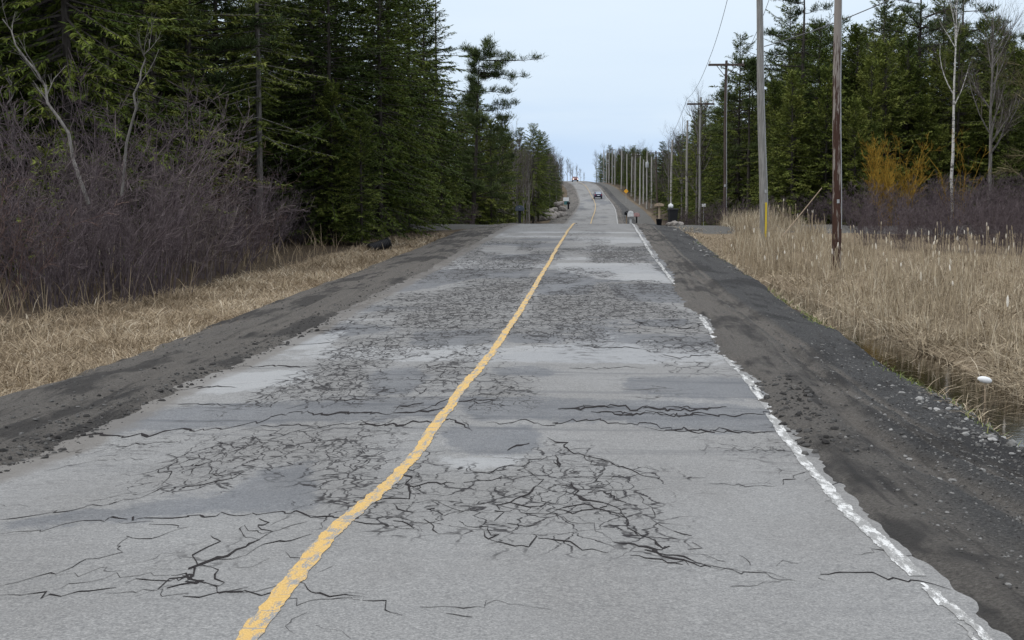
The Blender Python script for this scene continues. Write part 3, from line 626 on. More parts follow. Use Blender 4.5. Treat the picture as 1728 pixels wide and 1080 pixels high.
drive = smooth(72.5, 74.5, GY) * smooth(85, 82, GY) * smooth(30, 26, np.abs(xc)) + 0.85 * (smooth(100, 180, GY) * smooth(8.6, 7.6, np.where(xc < -1.4, np.abs(xc + 1.4) * 1.45, np.abs(xc + 1.4))))
ground = mesh('ground', np.stack([GXW, GY, GZ], -1).reshape(-1, 3), grid_faces(*GX.shape), M['ground'], None, True, {'straw': straw.ravel(), 'drive': drive.ravel()})
tag(ground, 'brown verge, marsh and forest floor', None, None, 'structure')
# ditch water
wx, wy = np.meshgrid(np.linspace(4.2, 6.6, 10), np.linspace(5, 50, 60))
tag(mesh('water', np.stack([wx, wy, wx * 0 - 0.70], -1).reshape(-1, 3), grid_faces(*wx.shape), M['water']), 'brown still water in the right ditch', None, None, 'structure')
#PART2
# ------------------------------------------------------------------ grasses and reeds
def unit(v): return v / (np.linalg.norm(v, axis=-1, keepdims=True) + 1e-9)
def blades(mb, P, h, w, lean, bend, tint, rng):
    """curved tapering blades rooted at P; one call makes len(P) of them"""
    n = len(P); az = rng.uniform(0, 2 * math.pi, n); d = np.stack([np.cos(az), np.sin(az), 0 * az], -1)
    fa = rng.uniform(0, 2 * math.pi, n); s = np.stack([np.cos(fa), np.sin(fa), 0 * fa], -1)
    V = []
    for t, wk in ((0, 1), (0.4, .9), (0.75, .6)):
        c = P + d * (lean * h * t + bend * h * t * t)[:, None] + np.array([0, 0, 1.0]) * (h * (t - 0.55 * np.clip(lean + bend, 0, 1.6) * t * t))[:, None]
        V += [c - s * (w * wk / 2)[:, None], c + s * (w * wk / 2)[:, None]]
    t = 1.0
    V.append(P + d * (lean * h + bend * h)[:, None] + np.array([0, 0, 1.0]) * (h * (t - 0.55 * np.clip(lean + bend, 0, 1.6)))[:, None])
    V = np.stack(V, 1).reshape(-1, 3); b = np.arange(n)[:, None] * 7
    mb.add(V, [np.concatenate([b + np.array([0, 1, 3, 2]), b + np.array([2, 3, 5, 4])]), b + np.array([4, 5, 6])], np.repeat(tint, 7))
def scatter(rng, n, x0, x1, y0, y1, dens, pw=1.6):
    """x across the road; points crowd towards the camera"""
    u = rng.uniform(0, 1, n); y = (y0 ** (1 - pw) + u * (y1 ** (1 - pw) - y0 ** (1 - pw))) ** (1 / (1 - pw))
    x = rng.uniform(0, 1, n); x = x0(y) + (x1(y) - x0(y)) * x
    k = rng.uniform(0, 1, n) < dens(x, y)
    x, y = x[k], y[k]; X = x + drift(y)
    return np.stack([X, y, ground_z(X, y) - 0.03], -1), x
rg = np.random.default_rng(5)
# dry grass on the left verge
mb = MB()
dens = lambda x, y: np.clip(0.35 + 1.5 * vnoise(x / .9, y / 1.6, 91) + smooth(-6.4, -7.6, x) * .8, 0, 1)
P, x = scatter(rg, 85000, lambda y: -0.47 * y * 0 - np.minimum(13.5, 9.8 + 0.09 * np.abs(y - 45) * (y < 45)), lambda y: -6.35 + .35 * vnoise(y / 1.5, y * 0, 95), 11, 66, dens, 1.5)
n = len(P); hh = rg.uniform(.16, .50, n) * (0.45 + 0.55 * smooth(-6.3, -7.8, x)) * (0.8 + .8 * vnoise(P[:, 0] / .8, P[:, 1] / .8, 92))
blades(mb, P, hh, rg.uniform(.005, .010, n) * (1 + P[:, 1] / 45), rg.uniform(.2, 1.2, n), rg.uniform(0, .9, n), np.clip(rg.normal(.55, .22, n) + .5 * vnoise(P[:, 0] / 1.1, P[:, 1] / 1.8, 93), 0, .93), rg)
P, x = scatter(rg, 1500, lambda y: -13.5 + 0 * y, lambda y: -9.2 + 0 * y, 20, 60, lambda x, y: np.clip(.4 + 2 * vnoise(x, y / 2, 97), 0, 1))
n = len(P); blades(mb, P, rg.uniform(.4, 1.25, n), rg.uniform(.008, .013, n) * (1 + P[:, 1] / 70), rg.uniform(0, .45, n), rg.uniform(0, .35, n), np.clip(rg.normal(.38, .2, n), 0, .9), rg)
tag(mb.build('dry_grass', M['straw'], tint=True), 'matted straw coloured dry grass on the left verge', 'grass', None, 'stuff')
# green fringe along the left shoulder
mb = MB(); P, x = scatter(rg, 9000, lambda y: -6.85 + 0 * y, lambda y: -6.3 + .3 * vnoise(y / 1.5, y * 0, 95), 17, 62, lambda x, y: np.clip(smooth(21, 25, y) * .8 - .2 + 1.8 * vnoise(x, y / 3, 96) + .5 * smooth(40, 28, y), 0, 1))
n = len(P); blades(mb, P, rg.uniform(.04, .13, n), rg.uniform(.006, .012, n) * (1 + P[:, 1] / 40), rg.uniform(.1, .8, n), rg.uniform(0, .5, n), rg.uniform(.1, 1, n), rg)
P, x = scatter(rg, 3500, lambda y: 3.75 + .2 * vnoise(y / 2, y * 0, 98), lambda y: 4.25 + 0 * y, 13, 60, lambda x, y: np.clip(.1 + 1.5 * vnoise(x, y / 3, 99) + .3 * smooth(22, 16, y), 0, 1))
P[:, 2] = zlong(P[:, 1]) - .19 - .35 * smooth(3.9, 4.3, x)
n = len(P); blades(mb, P, rg.uniform(.04, .15, n), rg.uniform(.006, .012, n) * (1 + P[:, 1] / 40), rg.uniform(.1, .9, n), rg.uniform(0, .5, n), rg.uniform(.3, 1, n), rg)
tag(mb.build('green_grass', M['green'], tint=True), 'thin fringe of new green grass where the shoulders end', 'grass', None, 'stuff')
# reeds and cattails in the right marsh
mb = MB()
def xr0(y): return 4.85 + .4 * vnoise(y / 2.2, y * 0, 101) - .8 * smooth(38, 48, y) + 2.4 * smooth(54, 72, y) + .3 * smooth(30, 18, y)
def xr1(y): return np.minimum(0.31 * y + 3.5, 26 - 15.5 * smooth(54, 64, y))
dens = lambda x, y: np.clip(.52 + 1.9 * vnoise(x / 1.4, y / 2.2, 102) - .35 * smooth(1.2, 0.0, x - xr0(y)), 0, 1)
P, x = scatter(rg, 80000, xr0, xr1, 13, 80, dens, 1.35)
n = len(P); tall = smooth(28, 60, P[:, 1])
hh = rg.uniform(.25, .95, n) * (1 - tall) + rg.uniform(.5, 1.3, n) * tall * np.where(x < 10.5, 1.18, .62); hh *= (.85 + .7 * vnoise(P[:, 0] / 1.6, P[:, 1] / 2.5, 103)) * (.8 + .2 * smooth(0, 1.5, x - xr0(P[:, 1])))
brok = rg.uniform(0, 1, n) < .58 * (1 - .6 * tall)
blades(mb, P, hh, rg.uniform(.005, .012, n) * (1 + P[:, 1] / 55), np.where(brok, rg.uniform(.4, 1.3, n), rg.uniform(0, .22, n)), np.where(brok, rg.uniform(0, .8, n), rg.uniform(0, .25, n)),
       np.clip(rg.normal(.54, .27, n) + .40 * vnoise(P[:, 0] / 1.5, P[:, 1] / 2.5, 104) + .10 * tall, 0, .93), rg)
P, x = scatter(rg, 34000, lambda y: xr0(y) - .2, xr1, 13, 60, lambda x, y: np.clip(.75 + vnoise(x, y, 108), 0, 1), 1.6)       # flattened litter
n = len(P); blades(mb, P, rg.uniform(.25, .7, n), rg.uniform(.008, .016, n) * (1 + P[:, 1] / 55), rg.uniform(.8, 1.6, n), rg.uniform(0, .5, n), np.clip(rg.normal(.48, .22, n), 0, .93), rg)
P, x = scatter(rg, 9000, lambda y: 3.95 + 0 * y, lambda y: 7.2 + 0 * y, 40, 75, lambda x, y: np.clip(.35 + 1.6 * vnoise(x / .8, y / 1.5, 107), 0, 1), 1.2)
n = len(P); blades(mb, P, rg.uniform(.10, .38, n), rg.uniform(.008, .014, n) * (1 + P[:, 1] / 55), rg.uniform(.2, 1.2, n), rg.uniform(0, .6, n), np.clip(rg.normal(.5, .22, n), 0, .93), rg)
# pale fluffy heads on stalks
hd = scatter(rg, 950, lambda y: xr0(y) + .8, xr1, 24, 78, lambda x, y: np.clip(-.1 + 1.6 * vnoise(x / 2, y / 4, 105) + .8 * smooth(38, 46, y) * smooth(66, 56, y), 0, 1), 1.1)[0]
hd2 = scatter(rg, 60, lambda y: -0.42 * y - .5, lambda y: -11.5 + 0 * y, 30, 60, lambda x, y: np.full_like(x, .8), 1.1)[0]
for H_, top in ((hd, (.8, 1.5)), (hd2, (1.1, 1.7))):
    n = len(H_); z1 = rg.uniform(*top, n) * (.75 + .25 * smooth(25, 50, H_[:, 1])); lean = rg.normal(0, .07, (n, 2))
    T = H_ + np.stack([lean[:, 0] * z1, lean[:, 1] * z1, z1], -1)
    mb.tubes(np.stack([H_, (H_ + T) / 2, T], 1), np.repeat((rg.uniform(.004, .007, n) * (1 + H_[:, 1] / 60))[:, None], 3, 1), 3, np.repeat(rg.uniform(.35, .8, n), 9))
    hl = rg.uniform(.09, .19, n); fr = rg.uniform(.010, .026, n); dz = unit(T - H_)
    Q = np.stack([T - dz * hl[:, None] * .2, T + dz * hl[:, None] * .2, T + dz * hl[:, None] * .7, T + dz * hl[:, None]], 1)
    mb.tubes(Q, fr[:, None] * np.array([.5, 1, .8, .15])[None], 5, np.repeat(np.where(rg.uniform(0, 1, n) < .6, rg.uniform(.90, 1, n), rg.uniform(.3, .8, n)), 20))
P, x = scatter(rg, 5200, lambda y: 3.9 + .15 * vnoise(y / 1.5, y * 0, 109), lambda y: 4.6 + 0 * y, 13.5, 52, lambda x, y: np.clip(.35 + 1.7 * vnoise(x, y / 2, 110), 0, 1), 1.5)
P[:, 2] = zlong(P[:, 1]) - .18 - .55 * smooth(3.9, 4.6, x)
n = len(P); blades(mb, P, rg.uniform(.12, .36, n), rg.uniform(.006, .011, n) * (1 + P[:, 1] / 50), rg.uniform(.3, 1.3, n), rg.uniform(.1, .7, n), np.clip(rg.normal(.6, .2, n), 0, .93), rg)
tag(mb.build('dry_reeds', M['reed'], tint=True), 'pale dry reeds and cattails filling the marsh on the right', 'reeds', None, 'stuff')
# loose stones
mb = MB()
ico_t = (1 + 5 ** .5) / 2
ICO = unit(np.array([[-1, ico_t, 0], [1, ico_t, 0], [-1, -ico_t, 0], [1, -ico_t, 0], [0, -1, ico_t], [0, 1, ico_t], [0, -1, -ico_t], [0, 1, -ico_t], [ico_t, 0, -1], [ico_t, 0, 1], [-ico_t, 0, -1], [-ico_t, 0, 1]]))
ICF = np.array([[0,11,5],[0,5,1],[0,1,7],[0,7,10],[0,10,11],[1,5,9],[5,11,4],[11,10,2],[10,7,6],[7,1,8],[3,9,4],[3,4,2],[3,2,6],[3,6,8],[3,8,9],[4,9,5],[2,4,11],[6,2,10],[8,6,7],[9,8,1]])
def sh_z(S, x, y):
    _, X, Y, Z = S; xs = X[0]; i = np.clip(np.searchsorted(ys, y) - 1, 0, len(ys) - 2); j = np.clip(((x - xs[0]) / (xs[1] - xs[0])).astype(int), 0, len(xs) - 2)
    fy = (y - ys[i]) / (ys[i + 1] - ys[i]); fx = np.clip((x - xs[j]) / (xs[1] - xs[0]), 0, 1)
    return (Z[i, j] * (1 - fx) + Z[i, j + 1] * fx) * (1 - fy) + (Z[i + 1, j] * (1 - fx) + Z[i + 1, j + 1] * fx) * fy
def stones(S, n, x0, x1, y0, y1, smin, smax, pw, tl=(0, 1), dens=None):
    u = rg.uniform(0, 1, n); y = (y0 ** (1 - pw) + u * (y1 ** (1 - pw) - y0 ** (1 - pw))) ** (1 / (1 - pw)); x = rg.uniform(x0, x1, n)
    if dens is not None: k = rg.uniform(0, 1, n) < dens(x, y); x, y = x[k], y[k]; n = len(x)
    s = smin * (smax / smin) ** (rg.uniform(0, 1, n) ** 2.2)
    z = sh_z(S, x, y)
    if x0 < 2 and S is SHR or S is SHL: z = np.maximum(z, road_z(np.clip(x, rc[0], rc[-1]), y) * (np.abs(x - (YL if S is SHL else YR)) < .5) + -9 * (np.abs(x - (YL if S is SHL else YR)) >= .5))
    sc = s[:, None] * rg.uniform(.6, 1.2, (n, 3)); sc[:, 2] *= .7
    a = rg.uniform(0, 6.28, n); B = ICO[None] * rg.uniform(.75, 1.2, (n, 12, 1)) * sc[:, None]
    V = np.stack([B[..., 0] * np.cos(a)[:, None] - B[..., 1] * np.sin(a)[:, None] + (x + drift(y))[:, None], B[..., 0] * np.sin(a)[:, None] + B[..., 1] * np.cos(a)[:, None] + y[:, None], B[..., 2] + (z + s * .15)[:, None]], -1)
    mb.add(V.reshape(-1, 3), (np.arange(n)[:, None, None] * 12 + ICF).reshape(-1, 3), np.repeat(rg.uniform(*tl, n), 12))
stones(SHR, 15000, 2.05, 4.15, 6, 50, .005, .019, 2.1, (0, .8), lambda x, y: .25 + .75 * smooth(2.4, 3.2, x))
stones(SHR, 700, 2.6, 4.2, 11, 22, .010, .032, 1.2, (.1, .9))
stones(SHR, 150, 3.4, 4.15, 13, 16.5, .015, .06, 1.2, (.3, 1))
stones(SHR, 260, 1.75, 2.3, 12, 17, .012, .05, 1.2, (0, .4))
stones(SHR, 400, 1.8, 4.2, 40, 74, .03, .09, 1.1, (.3, 1), lambda x, y: smooth(3.2, 3.9, x))
stones(SHL, 7000, -6.6, -4.6, 10, 40, .006, .03, 1.9, (0, .6), lambda x, y: .2 + .8 * np.exp(-((x + 4.85) / .22) ** 2))
stones(SHL, 170, -5.05, -4.6, 11, 26, .010, .045, 1.3, (0, .15))
qs = NT('loose_stone', 0.9, 0.2); qs.color(qs.ramp(qs.attr('tint'), [(0, (0.028, 0.026, 0.025)), (0.6, (0.12, 0.117, 0.112)), (1, (0.34, 0.335, 0.325))]))
tag(mb.build('gravel', qs.m, tint=True), 'loose gravel and stones on the shoulders', 'gravel', None, 'stuff')

# ------------------------------------------------------------------ plants: prototypes
def grow(rng, P, R, c, t0, t1, L, elev, lr, rscale, npt=4, up=0.25, wob=0.09):
    """children of the paths P (m,n,3): c per parent"""
    m, n, _ = P.shape
    t = rng.uniform(t0, t1, (m, c)); f = t * (n - 1); i = np.minimum(f.astype(int), n - 2); fr = (f - i)[..., None]
    mi = np.arange(m)[:, None]
    S = P[mi, i] * (1 - fr) + P[mi, i + 1] * fr; rr = (R[mi, i] * (1 - fr[..., 0]) + R[mi, i + 1] * fr[..., 0])
    D = unit(P[mi, i + 1] - P[mi, i]); az = rng.uniform(0, 2 * math.pi, (m, c)); side = np.stack([np.cos(az), np.sin(az), 0 * az], -1)
    side = unit(side - D * np.sum(side * D, -1, keepdims=True))
    e = rng.uniform(*elev, (m, c))[..., None]; d0 = unit(D * np.cos(e) + side * np.sin(e))
    Ln = (rng.uniform(*L, (m, c)) * (1 - lr * t))[..., None]
    S, d0, Ln, rr = S.reshape(-1, 3), d0.reshape(-1, 3), Ln.reshape(-1, 1), rr.reshape(-1)
    pts = [S]; d = d0
    for k in range(npt - 1):
        d = unit(d + np.array([0, 0, up]) + rng.normal(0, wob, d.shape)); pts.append(pts[-1] + d * Ln / (npt - 1))
    Q = np.stack(pts, 1); r0 = np.maximum(rr * rscale, 0.0025)
    return Q, r0[:, None] * np.linspace(1, .35, npt)[None]
def merge(mats_paths, name, mat, parent, k=3):
    mb = MB()
    for P, R, kk in mats_paths: mb.tubes(P, R, kk)
    return mb.build(name, mat, parent, smooth_=False)
def trunk_path(rng, H, r, n=10, wob=0.02, lean=(0, 0)):
    z = np.linspace(0, H, n); w = np.cumsum(rng.normal(0, wob * H / n, (n, 2)), 0); w -= w[0]
    P = np.stack([w[:, 0] + lean[0] * z, w[:, 1] + lean[1] * z, z - 0.25 * (z == 0)], -1)
    return P[None], (r * (1 - np.linspace(0, 1, n) ** 1.2 * .93))[None]
def sprays(rng, S, d, L, Wd, droop, tint):
    n = len(S); d = unit(d + np.array([0, 0, -1.0]) * droop[:, None]); s = unit(np.cross(d, unit(np.array([0, 0, 1.0]) + rng.normal(0, .55, (n, 3)))))
    m_ = S + d * (L * .45)[:, None]; V = np.stack([S, m_ + s * (Wd / 2)[:, None], S + d * L[:, None], m_ - s * (Wd / 2)[:, None]], 1).reshape(-1, 3)
    return V, (np.arange(n)[:, None] * 4 + np.arange(4)), np.repeat(tint, 4)
def conifer(name, seed, H, rmax, leafmat, barkmat, base=.08, step=.36, per=6, e0=-.35, e1=.7, slen=.34, swid=.10, dens=7.0, sparse=0.0, power=.75, droop=.35, clump=.5, trunk_r=None, bare=0):
    rng = np.random.default_rng(seed); root = empty(name)
    TP, TR = trunk_path(rng, H, trunk_r or H * .0115, 12, .012); tm = MB(); tm.tubes(TP, TR, 8)
    hs = np.repeat(np.arange(base * H, H * .985, step), per); n = len(hs); hs = hs + rng.normal(0, step * .35, n); hs = np.clip(hs, .03 * H, H * .985)
    rel = np.clip((H - hs) / (H * (1 - base)), 0, 1); az = rng.uniform(0, 2 * math.pi, n)
    L = rmax * (rel ** power) * rng.uniform(.55, 1.12, n) * (1 + clump * 1.6 * vnoise(az * 1.2, hs / (H * .09), seed)) + .12
    L *= np.where(rel > .9, .8, 1)
    keep = rng.uniform(0, 1, n) > sparse; hs, rel, az, L = hs[keep], rel[keep], az[keep], L[keep]; n = len(hs)
    el = e1 + (e0 - e1) * np.clip(rel * 1.5, 0, 1) + rng.normal(0, .13, n)
    f = np.interp(hs, TP[0, :, 2], np.arange(12)); i = np.minimum(f.astype(int), 10); S = TP[0][i] + (TP[0][i + 1] - TP[0][i]) * (f - i)[:, None]
    o = np.stack([np.cos(az), np.sin(az), 0 * az], -1); pts = []
    for t in (0, .33, .66, 1.0):
        pts.append(S + o * (L * t * np.cos(el))[:, None] + np.array([0, 0, 1.0]) * (L * (t * np.sin(el) - .16 * t * t + .12 * t ** 3))[:, None])
    BP = np.stack(pts, 1); BR = (0.006 + .009 * L)[:, None] * np.array([1, .75, .5, .2])[None]
    tm.tubes(BP, BR, 3)
    nb = np.maximum(2, (L * dens / slen * .34).astype(int)); idx = np.repeat(np.arange(n), nb); t = rng.uniform(.12, 1, len(idx)) ** .8
    if bare: k = rng.uniform(0, 1, len(idx)) > bare * rel[idx]; idx, t = idx[k], t[k]
    f = t * 3; i = np.minimum(f.astype(int), 2); p = BP[idx, i] + (BP[idx, i + 1] - BP[idx, i]) * (f - i)[:, None]
    bd = unit(BP[idx, 3] - BP[idx, 0]); sd = np.cross(bd, np.array([0, 0, 1.0])); sg = rng.choice([-1, 1], len(idx))[:, None]
    d = unit(bd * rng.uniform(.3, 1, (len(idx), 1)) + sd * sg * rng.uniform(.2, 1.1, (len(idx), 1)) + rng.normal(0, .2, (len(idx), 3)))
    Ls = slen * rng.uniform(.55, 1.35, len(idx)) * (1.15 - .4 * t); fm = MB()
    tint = np.clip(.5 + .9 * vnoise(az[idx] * 1.1, hs[idx] / (H * .07), seed + 3) + .35 * (t - .5) + rng.normal(0, .16, len(idx)), 0, 1)
    fm.add(*sprays(rng, p, d, Ls, swid * rng.uniform(.6, 1.3, len(idx)), droop * rng.uniform(.3, 1.3, len(idx)), tint))
    d2 = unit(d + rng.normal(0, .35, d.shape)); p2 = p + d * (Ls * .35)[:, None]
    fm.add(*sprays(rng, p2, d2, Ls * .8, swid * rng.uniform(.5, 1.1, len(idx)), droop * rng.uniform(.3, 1.5, len(idx)), tint))
    tm.build('trunk', barkmat, root); fm.build('crown', leafmat, root, tint=True)
    return root
def tufts(rng, fm, C_, n, L, Wd, up):
    m = len(C_); d = rng.normal(0, 1, (m, n, 3)); d[..., 2] = np.abs(d[..., 2]) * .8 + up; d = unit(d).reshape(-1, 3)
    S = np.repeat(C_, n, 0) + rng.normal(0, L * .25, (m * n, 3)); k = len(S)
    fm.add(*sprays(rng, S, d, L * rng.uniform(.6, 1.3, k), Wd * rng.uniform(.6, 1.3, k), np.zeros(k), np.repeat(np.clip(rng.normal(.5, .2, m), 0, 1), n)))
def pine(name, seed, H, rmax, base=.3, nl=26, bias=None, extra=(), lean=(0, 0), tn=14, ts=.34, leafmat=None):
    rng = np.random.default_rng(seed); root = empty(name); TP, TR = trunk_path(rng, H, H * .0125, 12, .02, lean); tm = MB(); tm.tubes(TP, TR, 8); fm = MB()
    hs = np.sort(rng.uniform(base * H, H * .97, nl)); az = rng.uniform(0, 2 * math.pi, nl); rel = (H - hs) / (H * (1 - base))
    L = rmax * (.30 + .70 * np.clip(rel * 1.7, 0, 1) * np.clip(1.6 - rel, .3, 1)) * rng.uniform(.6, 1.15, nl)
    if bias is not None: L *= .62 + .62 * (np.cos(az - bias) + .55)
    el = rng.uniform(-.12, .3, nl) + .45 * (rel < .12)
    lims = [(h_, a_, l_, e_) for h_, a_, l_, e_ in zip(hs, az, np.maximum(L, .5), el)] + list(extra)
    PP = []
    for h_, a_, l_, e_ in lims:
        s = np.array([np.interp(h_, TP[0, :, 2], TP[0, :, k]) for k in range(3)]); o = np.array([math.cos(a_), math.sin(a_), 0])
        PP.append([s + o * l_ * t * math.cos(e_) + np.array([0, 0, l_ * (t * math.sin(e_) - .10 * t * t + .10 * t ** 3)]) + rng.normal(0, .03 * l_ * t, 3) for t in (0, .25, .5, .75, 1)])
    PP = np.array(PP); LL = np.array([l[2] for l in lims]); tm.tubes(PP, (.010 + .011 * LL)[:, None] * np.array([1, .8, .6, .4, .2])[None], 5)
    B2, R2 = grow(rng, PP, (.010 + .011 * LL)[:, None] * np.ones((1, 5)), 9, .28, 1.0, (.35, .8), (.4, 1.1), .35, .4, 4, .12)
    tm.tubes(B2, R2, 3); pts = B2[:, 1:].reshape(-1, 3); pts = pts[rng.uniform(0, 1, len(pts)) > .12]
    tufts(rng, fm, pts, tn, ts, .035, .35); tufts(rng, fm, PP[:, -1], tn * 2, ts, .035, .3)
    tm.build('trunk', M['bark'], root); fm.build('crown', leafmat or M['pine'], root, tint=True)
    return root
def bare_tree(name, seed, H, r, barkmat, twigmat, n1=16, n2=7, n3=6, spread=(.5, 1.0), t0=.25, lean=(0, 0), l1=(.22, .40), up=.22, wob=.03):
    rng = np.random.default_rng(seed); root = empty(name); TP, TR = trunk_path(rng, H, r, 12, wob, lean)
    A, RA = grow(rng, TP, TR, n1, t0, .95, (l1[0] * H, l1[1] * H), spread, .55, .6, 6, up)
    B, RB = grow(rng, A, RA, n2, .2, 1, (.07 * H, .17 * H), (.4, 1.0), .4, .6, 4, up * .7)
    C_, RC = grow(rng, B, RB, n3, .15, 1, (.03 * H, .085 * H), (.3, 1.0), .3, .6, 3, .1)
    merge([(TP, TR, 8), (A, RA, 4)], 'trunk', barkmat, root); merge([(B, RB, 3), (C_, RC, 3)], 'crown', twigmat, root)
    return root
def shrub(name, seed, H, R_, mat, stems=46, n2=7, n3=6, splay=.5, thick=.014, up=.12, tw=.004):
    rng = np.random.default_rng(seed); root = empty(name)
    az = rng.uniform(0, 2 * math.pi, stems); r0 = R_ * .45 * np.sqrt(rng.uniform(0, 1, stems)); o = np.stack([np.cos(az), np.sin(az), 0 * az], -1)
    h = H * rng.uniform(.55, 1.0, stems); sp = R_ * splay * rng.uniform(.1, 1.15, stems); pts = []
    for t in np.linspace(0, 1, 6):
        pts.append(o * (r0 + sp * t ** 1.3)[:, None] + rng.normal(0, .05 * H * t, (stems, 3)) + np.array([0, 0, 1.0]) * (h * t - .1 * (t == 0))[:, None])
    S = np.stack(pts, 1); SRr = (thick * rng.uniform(.6, 1.2, stems))[:, None] * np.linspace(1, .35, 6)[None]
    B, RB = grow(rng, S, SRr, n2, .2, 1, (.14 * H, .34 * H), (.25, 1.0), .4, .6, 5, up, .16)
    C_, RC = grow(rng, B, RB, n3, .15, 1, (.05 * H, .15 * H), (.3, 1.1), .3, .7, 3, up, .16)
    RC = np.maximum(RC, tw)
    merge([(S, SRr, 4)], 'stems', mat, root); merge([(B, RB, 3), (C_, RC, 3)], 'twigs', mat, root)
    return root
USED = set()
def put(proto, X, Y, s=1.0, rz=0.0, label=None, cat='tree', group=None, sz=None, name=None, dz=0.0):
    """first use moves the prototype itself, later uses are copies of it and its parts"""
    if proto.name in USED: o = copy_tree(proto)
    else: USED.add(proto.name); o = proto
    o.location = (X, Y, float(ground_z(X, Y)) + dz); o.rotation_euler = (0, 0, rz); o.scale = (s, s, sz or s)
    for k in ('label', 'category', 'group'):
        if k in o: del o[k]
    return tag(o, label, cat, group)
# kinds
SPRUCE = [conifer('spruce_tree', 100 + k, 15, 3.5 + .4 * k, M['spruce'], M['bark'], base=(.04, .10, .07)[k], step=.36, per=8, e0=-.30, slen=.27, swid=.055, dens=19, power=.55, droop=.3, clump=.55) for k in range(3)]
CD = [conifer('cedar_tree', 120 + k, 9, 2.1 + .3 * k, M['cedar'], M['bark'], base=.03, step=.27, per=8, e0=-.05, e1=1.0, slen=.24, swid=.058, dens=18, power=.48, droop=.15, clump=.6) for k in range(3)]
HM = [conifer('hemlock_tree', 140 + k, 15, 4.0, M['cedar'], M['bark'], base=.08, step=.38, per=7, e0=-.12, slen=.27, swid=.055, dens=20, power=.5, droop=.35, clump=.8) for k in range(2)]
LR = [conifer('larch_tree', 160 + k, 15, 2.7, M['larch'], M['greybark'], base=.18, step=.40, per=6, e0=-.1, e1=.6, slen=.26, swid=.055, dens=5.5, power=.6, droop=.1, sparse=.2, clump=.7) for k in range(2)]
PN = [pine('pine_tree', 180 + k, 15, 3.8, .28 + .08 * k, 34) for k in range(2)]
BT = [bare_tree('bare_tree', 200 + k, 11, .11, M['greybark'], M['twig'], 17, 7, 6, (.35, .8)) for k in range(3)]
SHP = [shrub('dogwood_shrub', 220 + k, 3.3, 2.1, M['purple'], 34, 7, 5, .8, .015, .04, .0042) for k in range(3)]
SHP += [shrub('dogwood_shrub', 226 + k, 3.5, 2.3, M[('greytwig', 'redtwig')[k]], 24, 7, 5, .9, .018, .03, .0052) for k in range(2)]
SHL_ = [shrub('low_shrub', 230 + k, 2.0, 1.7, M['purple'], 40, 7, 6, .6, .010) for k in range(2)]
def xat(px, Y): return float(at(px, 400, Y)[0])

# ------------------------------------------------------------------ left side: shrubs, single trees, forest
gS = 'leafless purple brown shrubs along the left verge'
lab = 'bare purple-brown shrub in the tangled thicket along the left verge'
for px, Y, s, k in ((-60, 31, 1.02, 0), (30, 33, 1.05, 1), (120, 31.5, 1.0, 2), (150, 35, 1.55, 0), (60, 38, 1.4, 1), (225, 35, 1.12, 1), (300, 37, .98, 0), (235, 40, 1.5, 2), (365, 42, .98, 1), (300, 47, 1.15, 0), (415, 47, .82, 2),
                    (400, 54, 1.0, 0), (455, 54, .66, 0), (180, 31.5, .82, 1), (270, 33.5, .75, 2), (90, 30, .8, 0), (-20, 29.5, .85, 2), (345, 39.5, .7, 1), (150, 42, 1.65, 1), (462, 60, .8, 1), (20, 44, 1.2, 2), (-80, 38, 1.15, 2), (500, 59, .4, 2)):
    k = (k, k, 3, k, k, 4, k)[(int(px) // 7 + int(Y)) % 7]; X = xat(px, Y); put(SHP[k], X, Y, s, RNG.uniform(0, 6.28), lab, 'shrub', gS)
red = shrub('red_shrub', 251, 1.7, 1.0, M['redtwig'], 30, 7, 5, .7, .009); put(red, xat(425, 51), 51, 1, 0, 'small reddish-stemmed shrub at the right end of the thicket on the left verge', 'shrub')
yb = shrub('young_cedar', 1, .4, .2, M['twig'], 3, 2, 2); bpy.data.objects.remove(yb.children[0]); bpy.data.objects.remove(yb.children[0]); bpy.data.objects.remove(yb)
sap = conifer('sapling_cedar', 261, 2.6, .75, M['cedar'], M['bark'], base=.05, step=.16, per=5, e0=.1, e1=1.0, slen=.2, swid=.06, dens=8)
put(sap, xat(80, 33.5), 33.5, 1, 0, 'little green cedar sapling poking out of the purple shrubs far left', 'tree', dz=1.3 * 0 + .9)
# hero trees on the left
tall = conifer('spruce_tree', 271, 16.5, 2.9, M['cedar'], M['greybark'], base=.24, step=.42, per=6, e0=-.18, slen=.27, swid=.052, dens=17, power=.5, droop=.25, clump=.7, trunk_r=.15)
put(tall, xat(438, 57), 57, 1, .4, 'tall spruce with a bare grey lower trunk right of the purple shrubs')
hp = pine('pine_tree', 283, 14.2, 3.0, .18, 52, bias=-.1, extra=[(13.2, -.03, 4.7, -.03), (13.3, .5, 2.6, .15), (12.3, .05, 3.5, -.12), (10.9, -.05, 2.6, -.1), (9.6, .05, 2.9, .12), (9.0, -.1, 2.9, -.12), (8.1, .1, 2.3, -.16), (7.2, 0, 2.0, -.12), (13.6, 2.6, 1.3, .3), (13.9, .9, 1.6, .5)], lean=(.045, 0), tn=16, ts=.42)
put(hp, xat(797, 110), 110, 1, YAW, 'wind-swept pine reaching one long branch out over the left road edge')
fr_ = conifer('larch_tree', 285, 17.0, 2.0, M['larch'], M['greybark'], base=.3, step=.5, per=5, e0=-.05, e1=.9, slen=.34, swid=.07, dens=3.6, sparse=.25, clump=.9)
put(fr_, xat(738, 97), 97, 1, 0, 'thin spiky-topped conifer with grey trunk left of the wind-swept pine')
put(LR[0], xat(690, 92), 92, 1.12, 1.0, 'sparse brownish larch against the sky between the dark spruces and spiky conifer')
